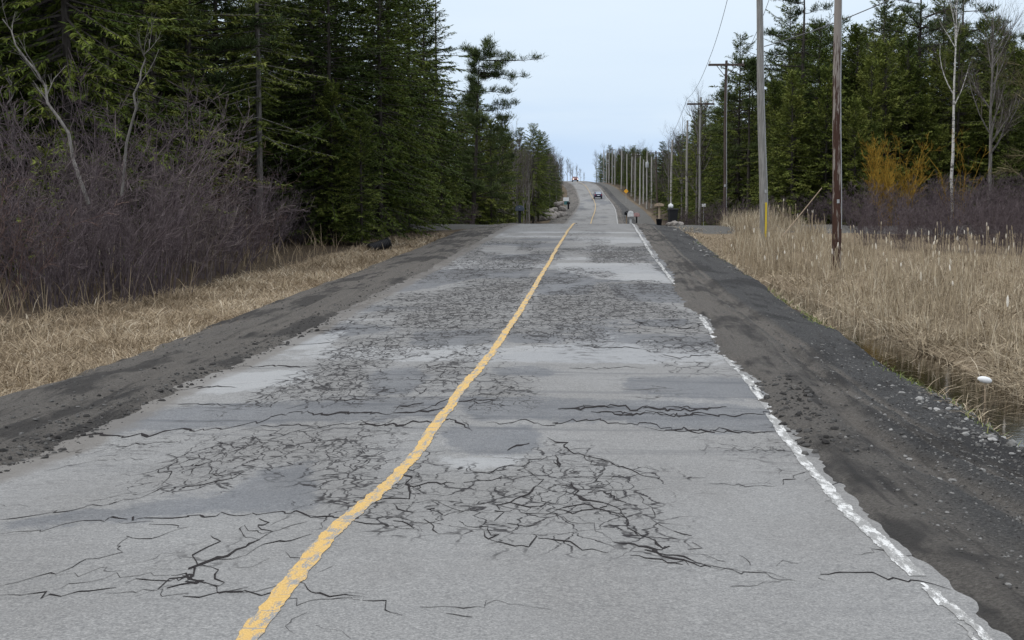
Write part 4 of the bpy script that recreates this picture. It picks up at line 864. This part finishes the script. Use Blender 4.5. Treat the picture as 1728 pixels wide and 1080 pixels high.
def dead(name, seed, pts, r, nb, label):
    rng = np.random.default_rng(seed); P = np.array([at(*p) for p in pts]); base = P[0].copy(); root = empty(name, base); P = P - base; n = len(P)
    t = np.linspace(0, 1, n); tt = np.linspace(0, 1, 12); Q = np.stack([np.interp(tt, t, P[:, k]) for k in range(3)], -1)[None]
    Q[0, 1:-1] += rng.normal(0, .05, (10, 3)); R = (r * (1 - .75 * tt))[None]
    A, RA = grow(rng, Q, R, nb, .3, 1, (.5, 1.4), (.3, .9), .3, .55, 5, .15, .12); B, RB = grow(rng, A, RA, 4, .3, 1, (.25, .6), (.3, .9), .3, .6, 3, .1)
    merge([(Q, R, 6)], 'trunk', M['palebark'], root); merge([(A, RA, 4), (B, RB, 3)], 'crown', M['palebark'], root); return tag(root, label, 'dead tree')
dead('dead_tree', 301, [(150, 345, 33), (118, 232, 33), (85, 160, 33), (40, 95, 33), (4, 32, 33)], .048, 8, 'leaning bare grey trunk tilting left above the purple shrubs')
dead('dead_tree', 302, [(205, 330, 34), (222, 182, 34), (240, 110, 34), (252, 66, 34)], .036, 7, 'pale forked dead stem rising from the purple shrubs')
dead('dead_tree', 303, [(30, 330, 40), (24, 205, 40), (18, 160, 40), (12, 115, 40)], .05, 5, 'short upright grey dead stem at the far left edge')
dead('dead_tree', 304, [(112, 330, 42), (108, 190, 42), (104, 120, 42), (112, 60, 42)], .045, 9, 'thin dark bare sapling behind the leaning grey trunk')
for px, Y, s, k, l in ((610, 59, .62, 0, 'broad dark cedar low at the road bend behind the culvert pipe'), (560, 60, .75, 1, 'dark cedar between the bare-trunked spruce and culvert pipe'), (690, 72, .70, 2, 'rounded dark cedar at the shoulder right of the culvert pipe'), (745, 82, .72, 0, 'dark cedar with brownish base near the left gravel drive')):
    put(CD[k], xat(px, Y), Y, s, k * 2.0, l)

class Field:
    def __init__(s): s.p = []
    def ok(s, x, y, d):
        for a, b in s.p:
            if (a - x) ** 2 + (b - y) ** 2 < d * d: return False
        s.p.append((x, y)); return True
fld = Field(); fld.p += [(xat(438, 57), 57), (xat(797, 110), 110), (xat(738, 97), 97)]
rf = random.Random(17)
def forest(n, x0, x1, y0, y1, dmin, kinds, hs, group, labels, vis=lambda X, Y: True):
    c = 0
    for _ in range(n * 30):
        if c >= n: break
        Y = y0 + (y1 - y0) * rf.random(); xr = (x0 + (x1 - x0) * rf.random()); X = xr + float(drift(Y))
        if not vis(X, Y): continue
        d = dmin * (0.8 + .4 * rf.random())
        if not fld.ok(X, Y, d): continue
        kset, w = zip(*kinds); kd = rf.choices(kset, w)[0]; pr, base = KD[kd]; k = rf.randrange(len(pr)); h = rf.uniform(*hs.get(kd, hs[None])) / base
        put(pr[k], X, Y, h * rf.uniform(.9, 1.12), rf.uniform(0, 6.28), labels + ' ' + NAMES[kd] if False else NAMES[kd] + ' ' + labels, 'tree', NAMES[kd] + 's ' + labels, h); c += 1
    return c
KD = {'S': (SPRUCE, 15), 'C': (CD, 9), 'H': (HM, 15), 'L': (LR, 15), 'P': (PN, 15), 'B': (BT, 11)}
NAMES = {'S': 'dark spruce', 'C': 'narrow green cedar', 'H': 'soft green hemlock', 'L': 'sparse brownish larch', 'P': 'layered pine', 'B': 'leafless grey tree'}
inL = lambda X, Y: X > -.45 * Y - 3
forest(20, -34, -15.5, 40, 60, 2.5, [('S', 5), ('H', 2), ('P', .6)], {None: (15, 19)}, None, 'in the dense wood behind the purple shrubs on the left', inL)
forest(34, -30, -9.8, 60, 86, 2.3, [('S', 6), ('H', 2), ('C', 1.2)], {None: (12.5, 17), 'C': (6, 10)}, None, 'in the dark wood left of the road before the crest', inL)
forest(26, -46, -20, 56, 100, 3.2, [('S', 5), ('H', 2)], {None: (16, 21)}, None, 'deep in the dark wood on the far left', inL)
forest(52, -24, -8.8, 86, 150, 2.0, [('S', 2), ('C', 3), ('L', 2.6), ('B', 2.6)], {None: (11, 14.5), 'C': (7, 11), 'B': (8, 12)}, None, 'around the wind-swept pine on the left')
forest(64, -17, -8.6, 150, 255, 2.2, [('S', 2), ('C', 2.5), ('B', 4)], {None: (9, 13), 'C': (6, 10), 'B': (8, 12)}, None, 'in the distance along the left roadside')
forest(64, -18, -8.2, 255, 440, 2.5, [('S', .7), ('C', .7), ('B', 5)], {None: (7, 10), 'C': (6, 8), 'B': (7, 10.5)}, None, 'far off on the left of the hill road')

# ------------------------------------------------------------------ right side
gR = 'low purple brown shrubs behind the reeds on the right'
for px, Y, s, k in ((1470, 66, .85, 0), (1530, 64, .8, 1), (1590, 63, .85, 0), (1650, 62, .9, 1), (1710, 61, .9, 0), (1500, 70, .9, 1), (1570, 68, .9, 0), (1680, 66, .95, 1), (1740, 65, 1, 0), (1450, 76, 1.0, 0), (1500, 80, 1.1, 1), (1545, 77, .95, 0), (1590, 80, 1.15, 1), (1640, 76, 1.1, 0), (1685, 79, 1.2, 1), (1730, 75, 1.15, 0), (1770, 78, 1.2, 1), (1430, 82, .9, 1), (1560, 72, .8, 1), (1660, 70, .85, 0), (1720, 69, .9, 1), (1610, 84, 1.3, 0), (1700, 85, 1.35, 1)):
    put(SHL_[k], xat(px, Y), Y, s * 1.15, RNG.uniform(0, 6.28), 'low bare purple-brown shrub behind the reeds on the right', 'shrub', gR)
wl = shrub('willow_shrub', 310, 4.3, 1.7, M['willow'], 40, 7, 5, .75, .022, .2, .007); put(wl, xat(1508, 79), 79, 1.05, 0, 'golden orange willow shrub before the dark wood on the right', 'shrub')
w2 = shrub('willow_shrub', 311, 5.0, 1.8, M['willow'], 7, 5, 4, .9, .024, .2, .005); put(w2, xat(1612, 80), 80, 1, 0, 'taller thin olive-gold willow right of the orange one', 'shrub')
ol = bare_tree('weeping_willow', 312, 10.5, .13, M['olive'], M['olive'], 20, 9, 8, (.6, 1.2), .12, (0, 0), (.25, .42), -.08); put(ol, xat(1735, 80), 80, 1, 0, 'pale olive drooping willow at the right edge of the photo')
bi = bare_tree('birch_tree', 313, 14.5, .10, M['birch'], M['twig'], 14, 6, 5, (.35, .8), .45, (0, 0), (.16, .3)); put(bi, xat(1606, 81), 81, 1, 0, 'white-trunked birch standing in front of the dark wood on the right')
b3 = bare_tree('bare_tree', 314, 12.5, .12, M['greybark'], M['twig'], 22, 8, 6, (.5, 1.1), .3, (0, 0), (.25, .42)); put(b3, xat(1668, 80), 80, 1, 0, 'leafless grey tree with wide pale branches right of the birch')
rp = pine('pine_tree', 315, 12.0, 2.4, .35, 30, bias=math.pi, extra=[(8.6, 3.1, 3.0, -.05), (9.4, 3.3, 2.2, .1)]); put(rp, xat(1262, 103), 103, 1, YAW, 'open pine with limbs to the left, just left of the grey pole')
rq = pine('pine_tree', 316, 17.0, 3.6, .35, 44, tn=11); put(rq, xat(1352, 92), 92, 1, 0, 'tall dark pine between the grey pole and the brown pole')
r3 = pine('pine_tree', 317, 18.0, 4.2, .45, 44, tn=11); put(r3, xat(1545, 96), 96, 1, 0, 'tall layered pine rising above the orange willow')
fld.p += [(xat(p, y), y) for p, y in ((1606, 82.5), (1668, 84), (1262, 103), (1352, 92), (1545, 96), (1735, 80), (1508, 84), (1612, 87))]
inR = lambda X, Y: X < .33 * Y + 4 and not (Y < 88 and .19 * Y < X < .28 * Y) and not (X < .20 * Y - 2.5 and Y < 84)
forest(34, 12.0, 36, 86, 100, 2.1, [('C', 5), ('H', 3), ('S', .7), ('B', .8)], {None: (11.5, 14), 'C': (8.5, 12.5), 'B': (10, 13)}, None, 'in the wood behind the marsh on the right', inR)
forest(44, 10.5, 33, 84, 94, 1.7, [('C', 6), ('H', 2)], {None: (9, 12.5), 'C': (5.5, 10.5)}, None, 'in the front row of the wood on the right', inR)
forest(40, 13.5, 44, 98, 124, 2.6, [('H', 3), ('P', 2), ('C', 3), ('B', 1.2), ('S', 2)], {None: (13.5, 17), 'C': (10, 13), 'P': (15, 18.5)}, None, 'at the back of the wood on the right', inR)
forest(18, 18, 38, 92, 112, 2.2, [('H', 3), ('S', 1)], {None: (13, 17)}, None, 'tall at the right end of the wood', inR)
forest(74, 9.8, 22, 98, 180, 1.8, [('C', 5), ('H', 2), ('S', 1), ('B', 1.6)], {None: (12, 15), 'C': (8.5, 12), 'B': (9, 13)}, None, 'behind the line of poles on the right')
forest(60, 9.8, 19, 180, 280, 2.2, [('C', 2), ('S', 1.5), ('B', 3)], {None: (10, 13.5), 'C': (8, 11), 'B': (9, 13)}, None, 'in the distance along the right roadside')
forest(60, 9.0, 19, 280, 450, 2.6, [('S', 2), ('C', 1), ('B', 3)], {None: (8, 11), 'C': (7, 9), 'B': (8, 11)}, None, 'far off on the right of the hill road')
forest(46, -15, -8.0, 340, 470, 2.0, [('S', 1), ('C', 1), ('B', 4)], {None: (6, 8.5), 'C': (5, 7), 'B': (6.5, 9.5)}, None, 'near the hilltop on the left')
forest(50, 9.0, 16, 330, 480, 2.0, [('S', 2), ('C', 2), ('B', 2)], {None: (8.5, 11.5), 'C': (7.5, 10), 'B': (9, 11.5)}, None, 'near the hilltop on the right')
put(BT[1], xat(973, 470), 470, .55, 0, 'small leafless tree on the skyline beside the car headlights')
for k, (px, Y, s) in enumerate(((957, 478, .75), (962, 492, .68), (966, 500, .6), (979, 510, .5), (985, 520, .42))):
    put(BT[k % 3], xat(px, Y), Y, s, k * 1.3, 'faint leafless tree on the skyline where the road crests', 'tree', 'leafless trees on the skyline at the crest')
for k, (px, Y, s) in enumerate(((1175, 112, 1.0), (1150, 150, 1.1), (1128, 172, 1.0))):
    put(BT[k], xat(px, Y), Y, s, k, ('leafless sapling just left of the crossarm pole', 'leafless grey tree left of the second crossarm pole', 'leafless grey tree above the black bin')[k])
UND = [(560, 64, .8), (650, 66, .7), (720, 78, .7), (780, 92, .8), (1240, 84, .9), (1300, 82, .9), (1350, 84, 1.0), (1390, 82, .9), (1205, 88, .8), (1165, 96, .8), (1145, 110, .8)]
for k, (px, Y, s) in enumerate(UND):
    put(SHL_[k % 2], xat(px, Y), Y, s, k, 'bare brown brush at the foot of the ' + ('left' if px < 900 else 'right') + ' wood', 'shrub', 'brush at the foot of the ' + ('left' if px < 900 else 'right') + ' wood')
#PART3
# ------------------------------------------------------------------ utility poles and wires
def pole(X, Y, h, r, mat, label, arm=None, lean=(0, 0), trafo=False, guard=False, rz=0.0, group=None):
    root = empty('utility_pole', (X, Y, float(ground_z(X, Y)) - .1), rz); n = 9; z = np.linspace(0, h, n)
    P = np.stack([lean[0] * z, lean[1] * z, z], -1); P[:, 0] += .02 * np.sin(z * .7)
    m_ = MB(); m_.tubes(P, r * (1 - .36 * z / h), 12); m_.add(P[-1] + np.array([[.01 + r * .6 * math.cos(a), r * .6 * math.sin(a), .02] for a in np.arange(12) * math.pi / 6]), [np.arange(12)[None]])
    m_.build('pole', mat, root, True)
    tx, ty = lean[0] * h, lean[1] * h
    if arm:
        a = MB(); a.box((tx, ty - r * .9, arm[0]), (arm[1], .10, .13)); ao = a.build('crossarm', M['poledark'], root)
        b = MB()
        for sg in (-1, 1): b.tubes(np.array([[tx + sg * arm[1] * .27, ty - r - .03, arm[0] - .06], [tx, ty - r * .7, arm[0] - .75]]), np.array([.022, .022]), 4).build('brace', M['poledark'], root) if False else None
        for sg in (-1, 1):
            b = MB(); b.tubes(np.array([[tx + sg * arm[1] * .27, ty - r - .03, arm[0] - .05], [tx, ty - r * .8, arm[0] - .75]]), np.array([.02, .02]), 4); b.build('brace', M['poledark'], root)
        for f in (-.46, .2, .46):
            b = MB(); b.lathe([(.02, 0), (.02, .06), (.05, .07), (.045, .11), (.055, .13), (.02, .2)], 8, (tx + f * arm[1], ty - r * .9, arm[0] + .065)); b.build('insulator', M['wplas'], ao)
    if trafo:
        b = MB(); b.lathe([(.05, 0), (.26, .03), (.27, .08), (.27, .9), (.24, .97), (.08, 1.0)], 14, (tx * .7, ty - r - .30, h * .72)); t = b.build('transformer', M['metal'], root, True)
        c = MB(); c.lathe([(.03, 0), (.05, .05), (.03, .1), (.05, .15), (.02, .22)], 8, (tx * .7 + .1, ty - r - .30, h * .72 + 1.0)); c.build('bushing', M['wplas'], t)
    if arm and Y < 90:
        b = MB(); b.tubes(np.stack([P[:, 0] + r * (1 - .36 * z / h) * .88, P[:, 1] - r * (1 - .36 * z / h) * .52, z], -1)[1:], np.full(n - 1, .022), 5); b.build('ground_wire', M['metal'], root)
        b = MB(); b.box((.0, -r * .97, 2.7), (.09, .03, .14)); b.build('number_tag', M['metal'], root)
    if guard:
        b = MB(); b.tubes(np.array([[.03, -r - .035, .55], [.03, -r - .035, 2.2]]), np.array([.045, .045]), 8); b.build('cable_guard', M['yel'], root)
    return tag(root, label, 'utility pole', group)
def solve(px, xw):                            # the distance at which a pole xw metres right of the road centre shows at px
    Ys = np.arange(90, 480, .5); e = [abs(xat(px, y) - float(drift(y)) - xw) for y in Ys]; return float(Ys[int(np.argmin(e))])
gP = 'utility poles lining the right side of the hill road'
TOPS = []
pole(xat(1412, 54), 54, 13.4, .185, M['polebrown'], 'thick brown peeling wooden pole standing in the reeds', (12.6, 2.4), (-.012, 0)); TOPS.append((xat(1412, 54) - .15, 54, 13.0))
pole(xat(1290, 64.7), 64.7, 13.0, .20, M['polegrey'], 'smooth grey pole with a yellow cable guard at its foot', (12.4, 2.4), (-.034, 0), guard=True); TOPS.append((xat(1290, 64.7) - .42, 64.7, 12.6))
pole(xat(1222, 85), 85, 10.0, .11, M['poledark'], 'dark pole with a wide crossarm against the sky left of the grey pole', (9.75, 2.1)); TOPS.append((xat(1222, 85), 85, 9.9))
pole(xat(1180, 106), 106, 10.0, .11, M['polegrey'], 'thin grey pole with crossarm above the trees, left of the dark crossarm pole', (9.5, 2.0)); TOPS.append((xat(1180, 106), 106, 9.7))
FARP = [(1158, 10.2, 0, 'pale pole just left of the second crossarm pole'), (1131, 10.4, 0, 'pale straight pole above the mailbox standing in the black bucket'), (1109, 9.6, 2.0, 'leaning brownish pole with a crossarm right of the grey transformer'),
        (1099, 9.4, 0, None), (1091, 10.2, 0, 'pole carrying a grey transformer can'), (1085, 9.2, 0, None), (1079, 9.8, 0, None), (1071, 10.4, 1.9, 'distant pole with crossarm left of the transformer'), (1065, 9.4, 0, None),
        (1057.5, 9.8, 0, 'distant white pole behind the yellow diamond sign'), (1048, 10.2, 0, None), (1037, 10.0, 0, None), (1032.5, 10.4, 1.8, None), (1027, 10, 0, None), (1023, 10, 0, None), (1018, 10, 0, None)]
for k, (px, h, arm, l) in enumerate(FARP):
    xw = (7.5, 7.7, 7.6, 8.6, 7.5, 8.4, 7.4, 7.6, 8.2)[k % 9] if k < 9 else 7.6 + .3 * (k % 2)
    Y = solve(px, xw); X = xat(px, Y)
    pole(X, Y, h, .10 + .0002 * Y, M['poledark'] if px == 1109 else M['polepale'], l or 'pale slender pole in the distant row up the right side of the hill', (h - .3, arm) if arm else None, (-.03 if px == 1109 else rf.uniform(-.01, .012), 0), trafo=(px == 1091), group=gP if not l else None)
    if arm: TOPS.append((X, Y, h - .3))
def wire(pts, r, label, name='power_line'):
    P = np.array(pts); out_ = []
    for a, b in zip(P[:-1], P[1:]):
        sag = .018 * np.linalg.norm(b - a)
        for t in np.linspace(0, 1, 14)[:-1]: out_.append(a + (b - a) * t - np.array([0, 0, 4 * sag * t * (1 - t)]))
    out_.append(P[-1]); P = np.array(out_); m_ = MB()
    m_.tubes(P, np.full(len(P), r), 4); return tag(m_.build(name, M['wire'], None), label, 'wire', None)
G = lambda X, Y: float(ground_z(X, Y)) - .1
T = [(x, y, G(x, y) + h) for x, y, h in TOPS]; T.insert(0, (T[0][0] + .6, 25, T[0][2]))
for off, l in ((-1.0, 'overhead wire on the road side ends of the crossarms'), (1.0, 'overhead wire on the forest side ends of the crossarms')):
    wire([(x + off, y - .15, z + .2) for x, y, z in T], .013, l)
Bp = at(1289, 79, 64.7); wire([Bp - np.array([0, .15, 0]), at(1790, -150, 44)], .020, 'drooping service cable running from the grey pole to the upper right', 'service_cable')

# ------------------------------------------------------------------ mailboxes, bins, sign, stones, litter
def mailbox(X, Y, z0, h, bw, bh, bd, boxm, postm, label, rz=0.0, flagm=None, pot=False, pr=.05):
    root = empty('mailbox', (X, Y, z0), rz)
    a = MB(); a.box((0, 0, (h - bh) / 2), (pr * 2, pr * 2, h - bh + .02)); a.build('post', postm, root)
    b = MB(); n = 9; an = np.linspace(0, math.pi, n); pr_ = [(-bw / 2, 0), *[(-bw / 2 * math.cos(t), bh * .45 + bh * .55 * math.sin(t)) for t in an], (bw / 2, 0)]
    f = np.array([[x, -bd / 2, z + h - bh] for x, z in pr_]); g = f + np.array([0, bd, 0]); k = len(f); i = np.arange(k)
    b.add(np.concatenate([f, g]), [np.stack([i, (i + 1) % k, (i + 1) % k + k, i + k], -1), i[::-1][None], (i + k)[None]]); bo = b.build('box', boxm, root)
    d = MB(); d.box((0, -bd / 2 - .012, h - bh * .55), (bw * .86, .02, bh * .75)); do = d.build('door', boxm, root); e = MB(); e.box((0, -bd / 2 - .035, h - bh * .35), (.05, .025, .03)); e.build('handle', M['metal'], do)
    if flagm: c = MB(); c.box((bw / 2 + .012, -.05, h - bh * .35), (.02, .03, .2)); c.box((bw / 2 + .013, -.0, h - bh * .35 + .13), (.018, .13, .07)); c.build('flag', flagm, root)
    if pot: c = MB(); c.lathe([(.12, 0), (.13, .01), (.165, .33), (.18, .34), (.18, .37), (.15, .37)], 16); c.build('bucket', M['black'], root, True)
    return tag(root, label, 'mailbox')
gz = lambda X, Y: float(ground_z(X, Y))
X = xat(877, 93); mailbox(X, 93, gz(X, 93), 1.62, .56, .36, .5, M['bluegrey'], M['black'], 'dark blue-grey mailbox on a black post left of the crest', flagm=None, pr=.09)
X = xat(1112, 78); mailbox(X, 78, gz(X, 78) + .02, 1.22, .50, .17, .4, M['wood'], M['wood'], 'wooden mailbox on a post planted in a black bucket', pot=True, pr=.055)
X = xat(1064, 108); mailbox(X, 108, gz(X, 108), 1.75, .46, .46, .6, M['wplas'], M['wplas'], 'white rounded mailbox on a white post right of the road crest', pr=.075, flagm=M['maroon'])
X = xat(1074, 111); mailbox(X, 111, gz(X, 111), 1.65, .48, .30, .5, M['pink'], M['black'], 'pinkish mailbox beside the white mailbox', pr=.06)
X = xat(1057, 118); mailbox(X, 118, gz(X, 118), 1.95, .36, .3, .5, M['black'], M['wood'], 'small black mailbox just left of the white mailbox', pr=.05)
X = xat(959, 238); mailbox(X, 238, gz(X, 238), 1.45, .55, .42, .6, M['black'], M['black'], 'black mailbox far off beside a white panel on the left', pr=.14)
def panel(X, Y, w, h, z, mats, label, name='sign', cat='sign', dia=False, pw=.05):
    root = empty(name, (X, Y, gz(X, Y))); a = MB(); a.box((0, .04, (z + h / 2) / 2), (pw, pw, z + h / 2)); a.build('post', M['metal'], root)
    b = MB()
    if dia:
        s_ = w / 2; V = [[0, 0, -s_], [s_, 0, 0], [0, 0, s_], [-s_, 0, 0]]; V = np.array(V + [[x, .02, z_] for x, _, z_ in V]) + np.array([0, 0, z]); b.add(V, [[0, 1, 2, 3], [7, 6, 5, 4], [0, 4, 5, 1], [1, 5, 6, 2], [2, 6, 7, 3], [3, 7, 4, 0]])
    else: b.box((0, 0, z), (w, .03, h))
    b.build('board', mats[0], root)
    if len(mats) > 1: c = MB(); c.box((0.05, -.005, z - h / 2 - .32), (w * .8, .03, .6)); c.build('lower_board', mats[1], root)
    return tag(root, label, cat)
panel(xat(955, 243), 243, .95, .62, 1.75, (M['wplas'], M['teal']), 'white panel with a teal lower part far off on the left shoulder')
panel(xat(1056, 300), 300, 1.0, 1.0, 2.5, (M['orange'],), 'yellow-orange diamond warning sign far up the right shoulder', dia=True)
panel(xat(1187, 95), 95, .26, .2, 1.75, (M['wplas'],), 'tiny pale marker board in front of the right wood', 'marker', 'marker', pw=.03)
X = xat(1135, 80); root = empty('wheelie_bin', (X, 80, gz(X, 80) + .02), .2)
a = MB(); a.box((0, 0, .44), (.38, .42, .78), 0, 1.25); bo = a.build('body', M['black'], root); a = MB(); a.box((0, -.01, .87), (.54, .60, .07), 0, .9); a.build('lid', M['black'], root)
for sg in (-1, 1): a = MB(); a.lathe([(.02, -.03), (.1, -.03), (.1, .03), (.02, .03)], 14, (sg * .2, .2, .1), 0); a.build('wheel', M['rubber'], root, True)
a = MB(); a.tubes(np.array([[-.22, .34, .84], [.22, .34, .84]]), np.array([.018, .018]), 6); a.build('handle', M['black'], root)
tag(root, 'black wheeled bin beside the right gravel drive', 'bin')
a = MB(); a.lathe([(.03, 0), (.13, .03), (.15, .12), (.12, .21), (.04, .25), (.05, .29)], 12); o = a.build('plastic_bag', M['wplas'], None, True); o.location = (X - .12, 79.95, gz(X, 80) + .925); tag(o, 'white knotted bag lying on the black bin lid', 'bag')
def rock(seed, s, squash=.7):
    r = np.random.default_rng(seed); V = [ICO]; F = ICF; V = ICO.copy()
    for _ in range(2):
        m_ = {}; nf = []; V = list(V)
        for a, b, c in F:
            ids = []
            for p, q_ in ((a, b), (b, c), (c, a)):
                k = (min(p, q_), max(p, q_))
                if k not in m_: m_[k] = len(V); V.append((V[p] + V[q_]) / 2)
                ids.append(m_[k])
            nf += [(a, ids[0], ids[2]), (b, ids[1], ids[0]), (c, ids[2], ids[1]), tuple(ids)]
        V = unit(np.array(V)); F = np.array(nf)
    V = V * (1 + .45 * vnoise(V[:, 0] * 1.6 + seed, V[:, 1] * 1.6 + V[:, 2], seed) + .2 * vnoise(V[:, 0] * 4, V[:, 1] * 4 + V[:, 2] * 3, seed + 1))[:, None]
    return V * np.array([1.15, .9, squash]) * s, F
RK = []
for k, (px, Y, up, s) in enumerate(((917, 190, .0, .62), (923, 192, .0, .70), (930, 194, .0, .66), (937, 196, .05, .72), (944, 199, .05, .7), (951, 202, .0, .62), (920, 193, .75, .5), (928, 195, .8, .52), (936, 198, .85, .55), (944, 201, 1.0, .55), (950, 204, .9, .5), (940, 200, 1.65, .45), (947, 204, 1.7, .42))):
    if k < 4: V, F = rock(400 + k, 1.0, .8); o = mesh('boulder', V, F, M['stone'], None, False); RK.append(o)
    else: o = RK[k % 4].copy(); COL.objects.link(o)
    X = xat(px, Y); o.location = (X, Y, gz(X, Y) + s * .5 + up); o.scale = (s, s, s); o.rotation_euler = (0, 0, k * 1.7); tag(o, 'pale boulder in the rough stone heap on the left beyond the crest', 'boulder', 'pale boulders heaped on the left beyond the crest')
for k, (px, Y, s) in enumerate(((1132, 77, .22), (1139, 76.5, .26), (1147, 77, .18), (1128, 77.5, .16))):
    o = RK[k].copy(); COL.objects.link(o); X = xat(px, Y); o.location = (X, Y, gz(X, Y) + s * .3); o.scale = (s, s, s * .8); tag(o, 'small pale boulder on the gravel by the black bin', 'boulder', 'small boulders by the black bin')
# culvert pipe
p = at(640, 440, 55.5); root = empty('culvert_pipe', (p[0], p[1], gz(p[0], p[1]) + .12), rad(62)); root.rotation_euler = (rad(-9), rad(-14), rad(38)); root.scale = (.72, .72, .72)
prof = []
for k in range(24): prof += [(.30 if k % 2 else .265, k * .05), (.30 if k % 2 else .265, k * .05 + .03)]
prof += [(.24, 1.2), (.24, .3)]
a = MB(); a.lathe([(r_, z_ - .6) for r_, z_ in prof], 20, (0, 0, .1), 0); a.build('pipe', M['black'], root)
a = MB(); a.lathe([(.31, .58), (.34, .585), (.34, .64), (.31, .645)], 20, (0, 0, .1), 0); a.build('collar', M['black'], root)
tag(root, 'black corrugated culvert pipe end lying on the left verge', 'pipe')
# litter and stick
p = at(1662, 641, 19.2); root = empty('plastic_litter', (p[0], p[1], p[2] - .38)); a = MB(); a.tubes(np.array([[.02, 0, -.2], [.0, 0, .36]]), np.array([.012, .009]), 6); a.build('stalk', M['reed'] if False else M['wood'], root)
a = MB(); th = rad(12); Rm = np.array([[math.cos(th), 0, -math.sin(th)], [0, 1, 0], [math.sin(th), 0, math.cos(th)]])
a.lathe([(.006, -.10), (.024, -.085), (.04, -.05), (.046, 0), (.042, .048), (.028, .08), (.016, .09)], 16, (0, 0, .38), 0, Rm); a.build('float', M['wplas'], root, True)
tag(root, 'white egg-shaped plastic litter stuck on a stalk at the right ditch edge', 'litter')
a = MB(); A_, B_ = at(1387, 317, 48), at(1352, 360, 48); B2_ = A_ + (B_ - A_) * 1.9; a.tubes(np.array([B2_ - A_, (B2_ - A_) * .5 + .02, [0, 0, 0]]), np.array([.022, .019, .015]), 6); o = a.build('stick', M['wood']); o.location = A_; tag(o, 'slanting tan stick poking above the reeds left of the brown pole', 'stick')

# ------------------------------------------------------------------ vehicles
def car(X, Y, rz, paint, label, lights):
    root = empty('car', (X, Y, float(zlong(Y)) + .03), rz); L, Wd = 4.3, 1.78
    prof = [(-2.1, .38), (-2.15, .62), (-2.08, .92), (-1.72, .98), (-.95, 1.02), (.95, 1.0), (1.75, .92), (2.1, .78), (2.15, .5), (2.08, .3), (-2.05, .3)]
    def loft(prof, secs, name, mat):
        m_ = MB(); k = len(prof); V = []
        for x, sx_, dz in secs: V += [[x, y * sx_, z + dz if z > .5 else z] for y, z in prof]
        F = [[i * k + j, i * k + (j + 1) % k, (i + 1) * k + (j + 1) % k, (i + 1) * k + j] for i in range(len(secs) - 1) for j in range(k)]
        m_.add(V, [np.array(F), np.arange(k)[::-1][None], (np.arange(k) + (len(secs) - 1) * k)[None]]); return m_.build(name, mat, root)
    body = loft(prof, [(-.87, .965, -.04), (-.80, .99, 0), (-.4, 1, .01), (.4, 1, .01), (.80, .99, 0), (.87, .965, -.04)], 'body', paint)
    cab = [(-2.0, .96), (-1.72, 1.28), (-1.35, 1.46), (-.4, 1.52), (.25, 1.46), (.75, 1.22), (1.05, .98)]
    loft(cab, [(-.80, 1, 0), (-.64, .93, 0), (.64, .93, 0), (.80, 1, 0)][0:4] if False else [(-.74, .97, -.03), (-.62, .98, 0), (.62, .98, 0), (.74, .97, -.03)], 'cabin', paint)
    def quad(name, pts, mat, par=root):
        P = np.array(pts, float); c = P.mean(0); n = np.cross(P[1] - P[0], P[2] - P[0]); n /= np.linalg.norm(n)
        m_ = MB(); m_.add(np.concatenate([P + n * .012, P - n * .012]), [[0, 1, 2, 3], [7, 6, 5, 4], [0, 4, 5, 1], [1, 5, 6, 2], [2, 6, 7, 3], [3, 7, 4, 0]]); return m_.build(name, mat, par)
    quad('rear_window', [(-.60, -1.97, 1.01), (.60, -1.97, 1.01), (.54, -1.50, 1.41), (-.54, -1.50, 1.41)], M['rearglass'])
    quad('windshield', [(.62, 1.03, 1.01), (-.62, 1.03, 1.01), (-.54, .34, 1.43), (.54, .34, 1.43)], M['glass'])
    for sg in (-1, 1):
        quad('side_window', [(sg * .765, -1.5, 1.05), (sg * .765, .8, 1.05), (sg * .755, .2, 1.40), (sg * .755, -1.25, 1.40)], M['glass'])
        for yy in (-1.3, 1.32):
            w = MB(); w.lathe([(.12, -.1), (.30, -.1), (.33, -.06), (.33, .06), (.30, .1), (.12, .1)], 18, (sg * .80, yy, .33), 0); wo = w.build('wheel', M['rubber'], root, True)
            w = MB(); w.lathe([(.03, -.112), (.19, -.105), (.19, .105), (.03, .112)], 12, (sg * .80, yy, .33), 0); w.build('rim', M['chrome'], wo)
        w = MB(); w.box((sg * .70, -2.12, .82), (.26, .08, .17)); w.build('tail_light', M['redlens'], root)
        w = MB(); w.box((sg * .66, 2.10, .70), (.36, .10, .16)); w.build('headlight', M['lamp'] if lights else M['wplas'], root)
        w = MB(); w.box((sg * .93, .72, 1.02), (.2, .1, .13)); w.build('mirror', paint, root)
    w = MB(); w.box((0, -2.165, .70), (.5, .03, .14)); w.build('number_plate', M['wplas'], root)
    w = MB(); w.box((0, -2.13, .42), (1.6, .12, .18)); w.build('bumper', M['black'], root); w = MB(); w.box((0, 2.12, .42), (1.6, .12, .18)); w.build('bumper', M['black'], root)
    return tag(root, label, 'car')
q = NT('window_glass', 0.04, 0.8); q.color((0.30, 0.34, 0.38)); q.b.inputs['Metallic'].default_value = .85; M['rearglass'] = q.m
X = xat(1008.5, 318); car(X, 318, .06, M['navy'], 'dark blue car driving away up the hill in the right lane', False)
X = xat(970, 436); car(X, 436, math.pi + .1, M['maroon'], 'red car with lit headlights coming over the hilltop', True)
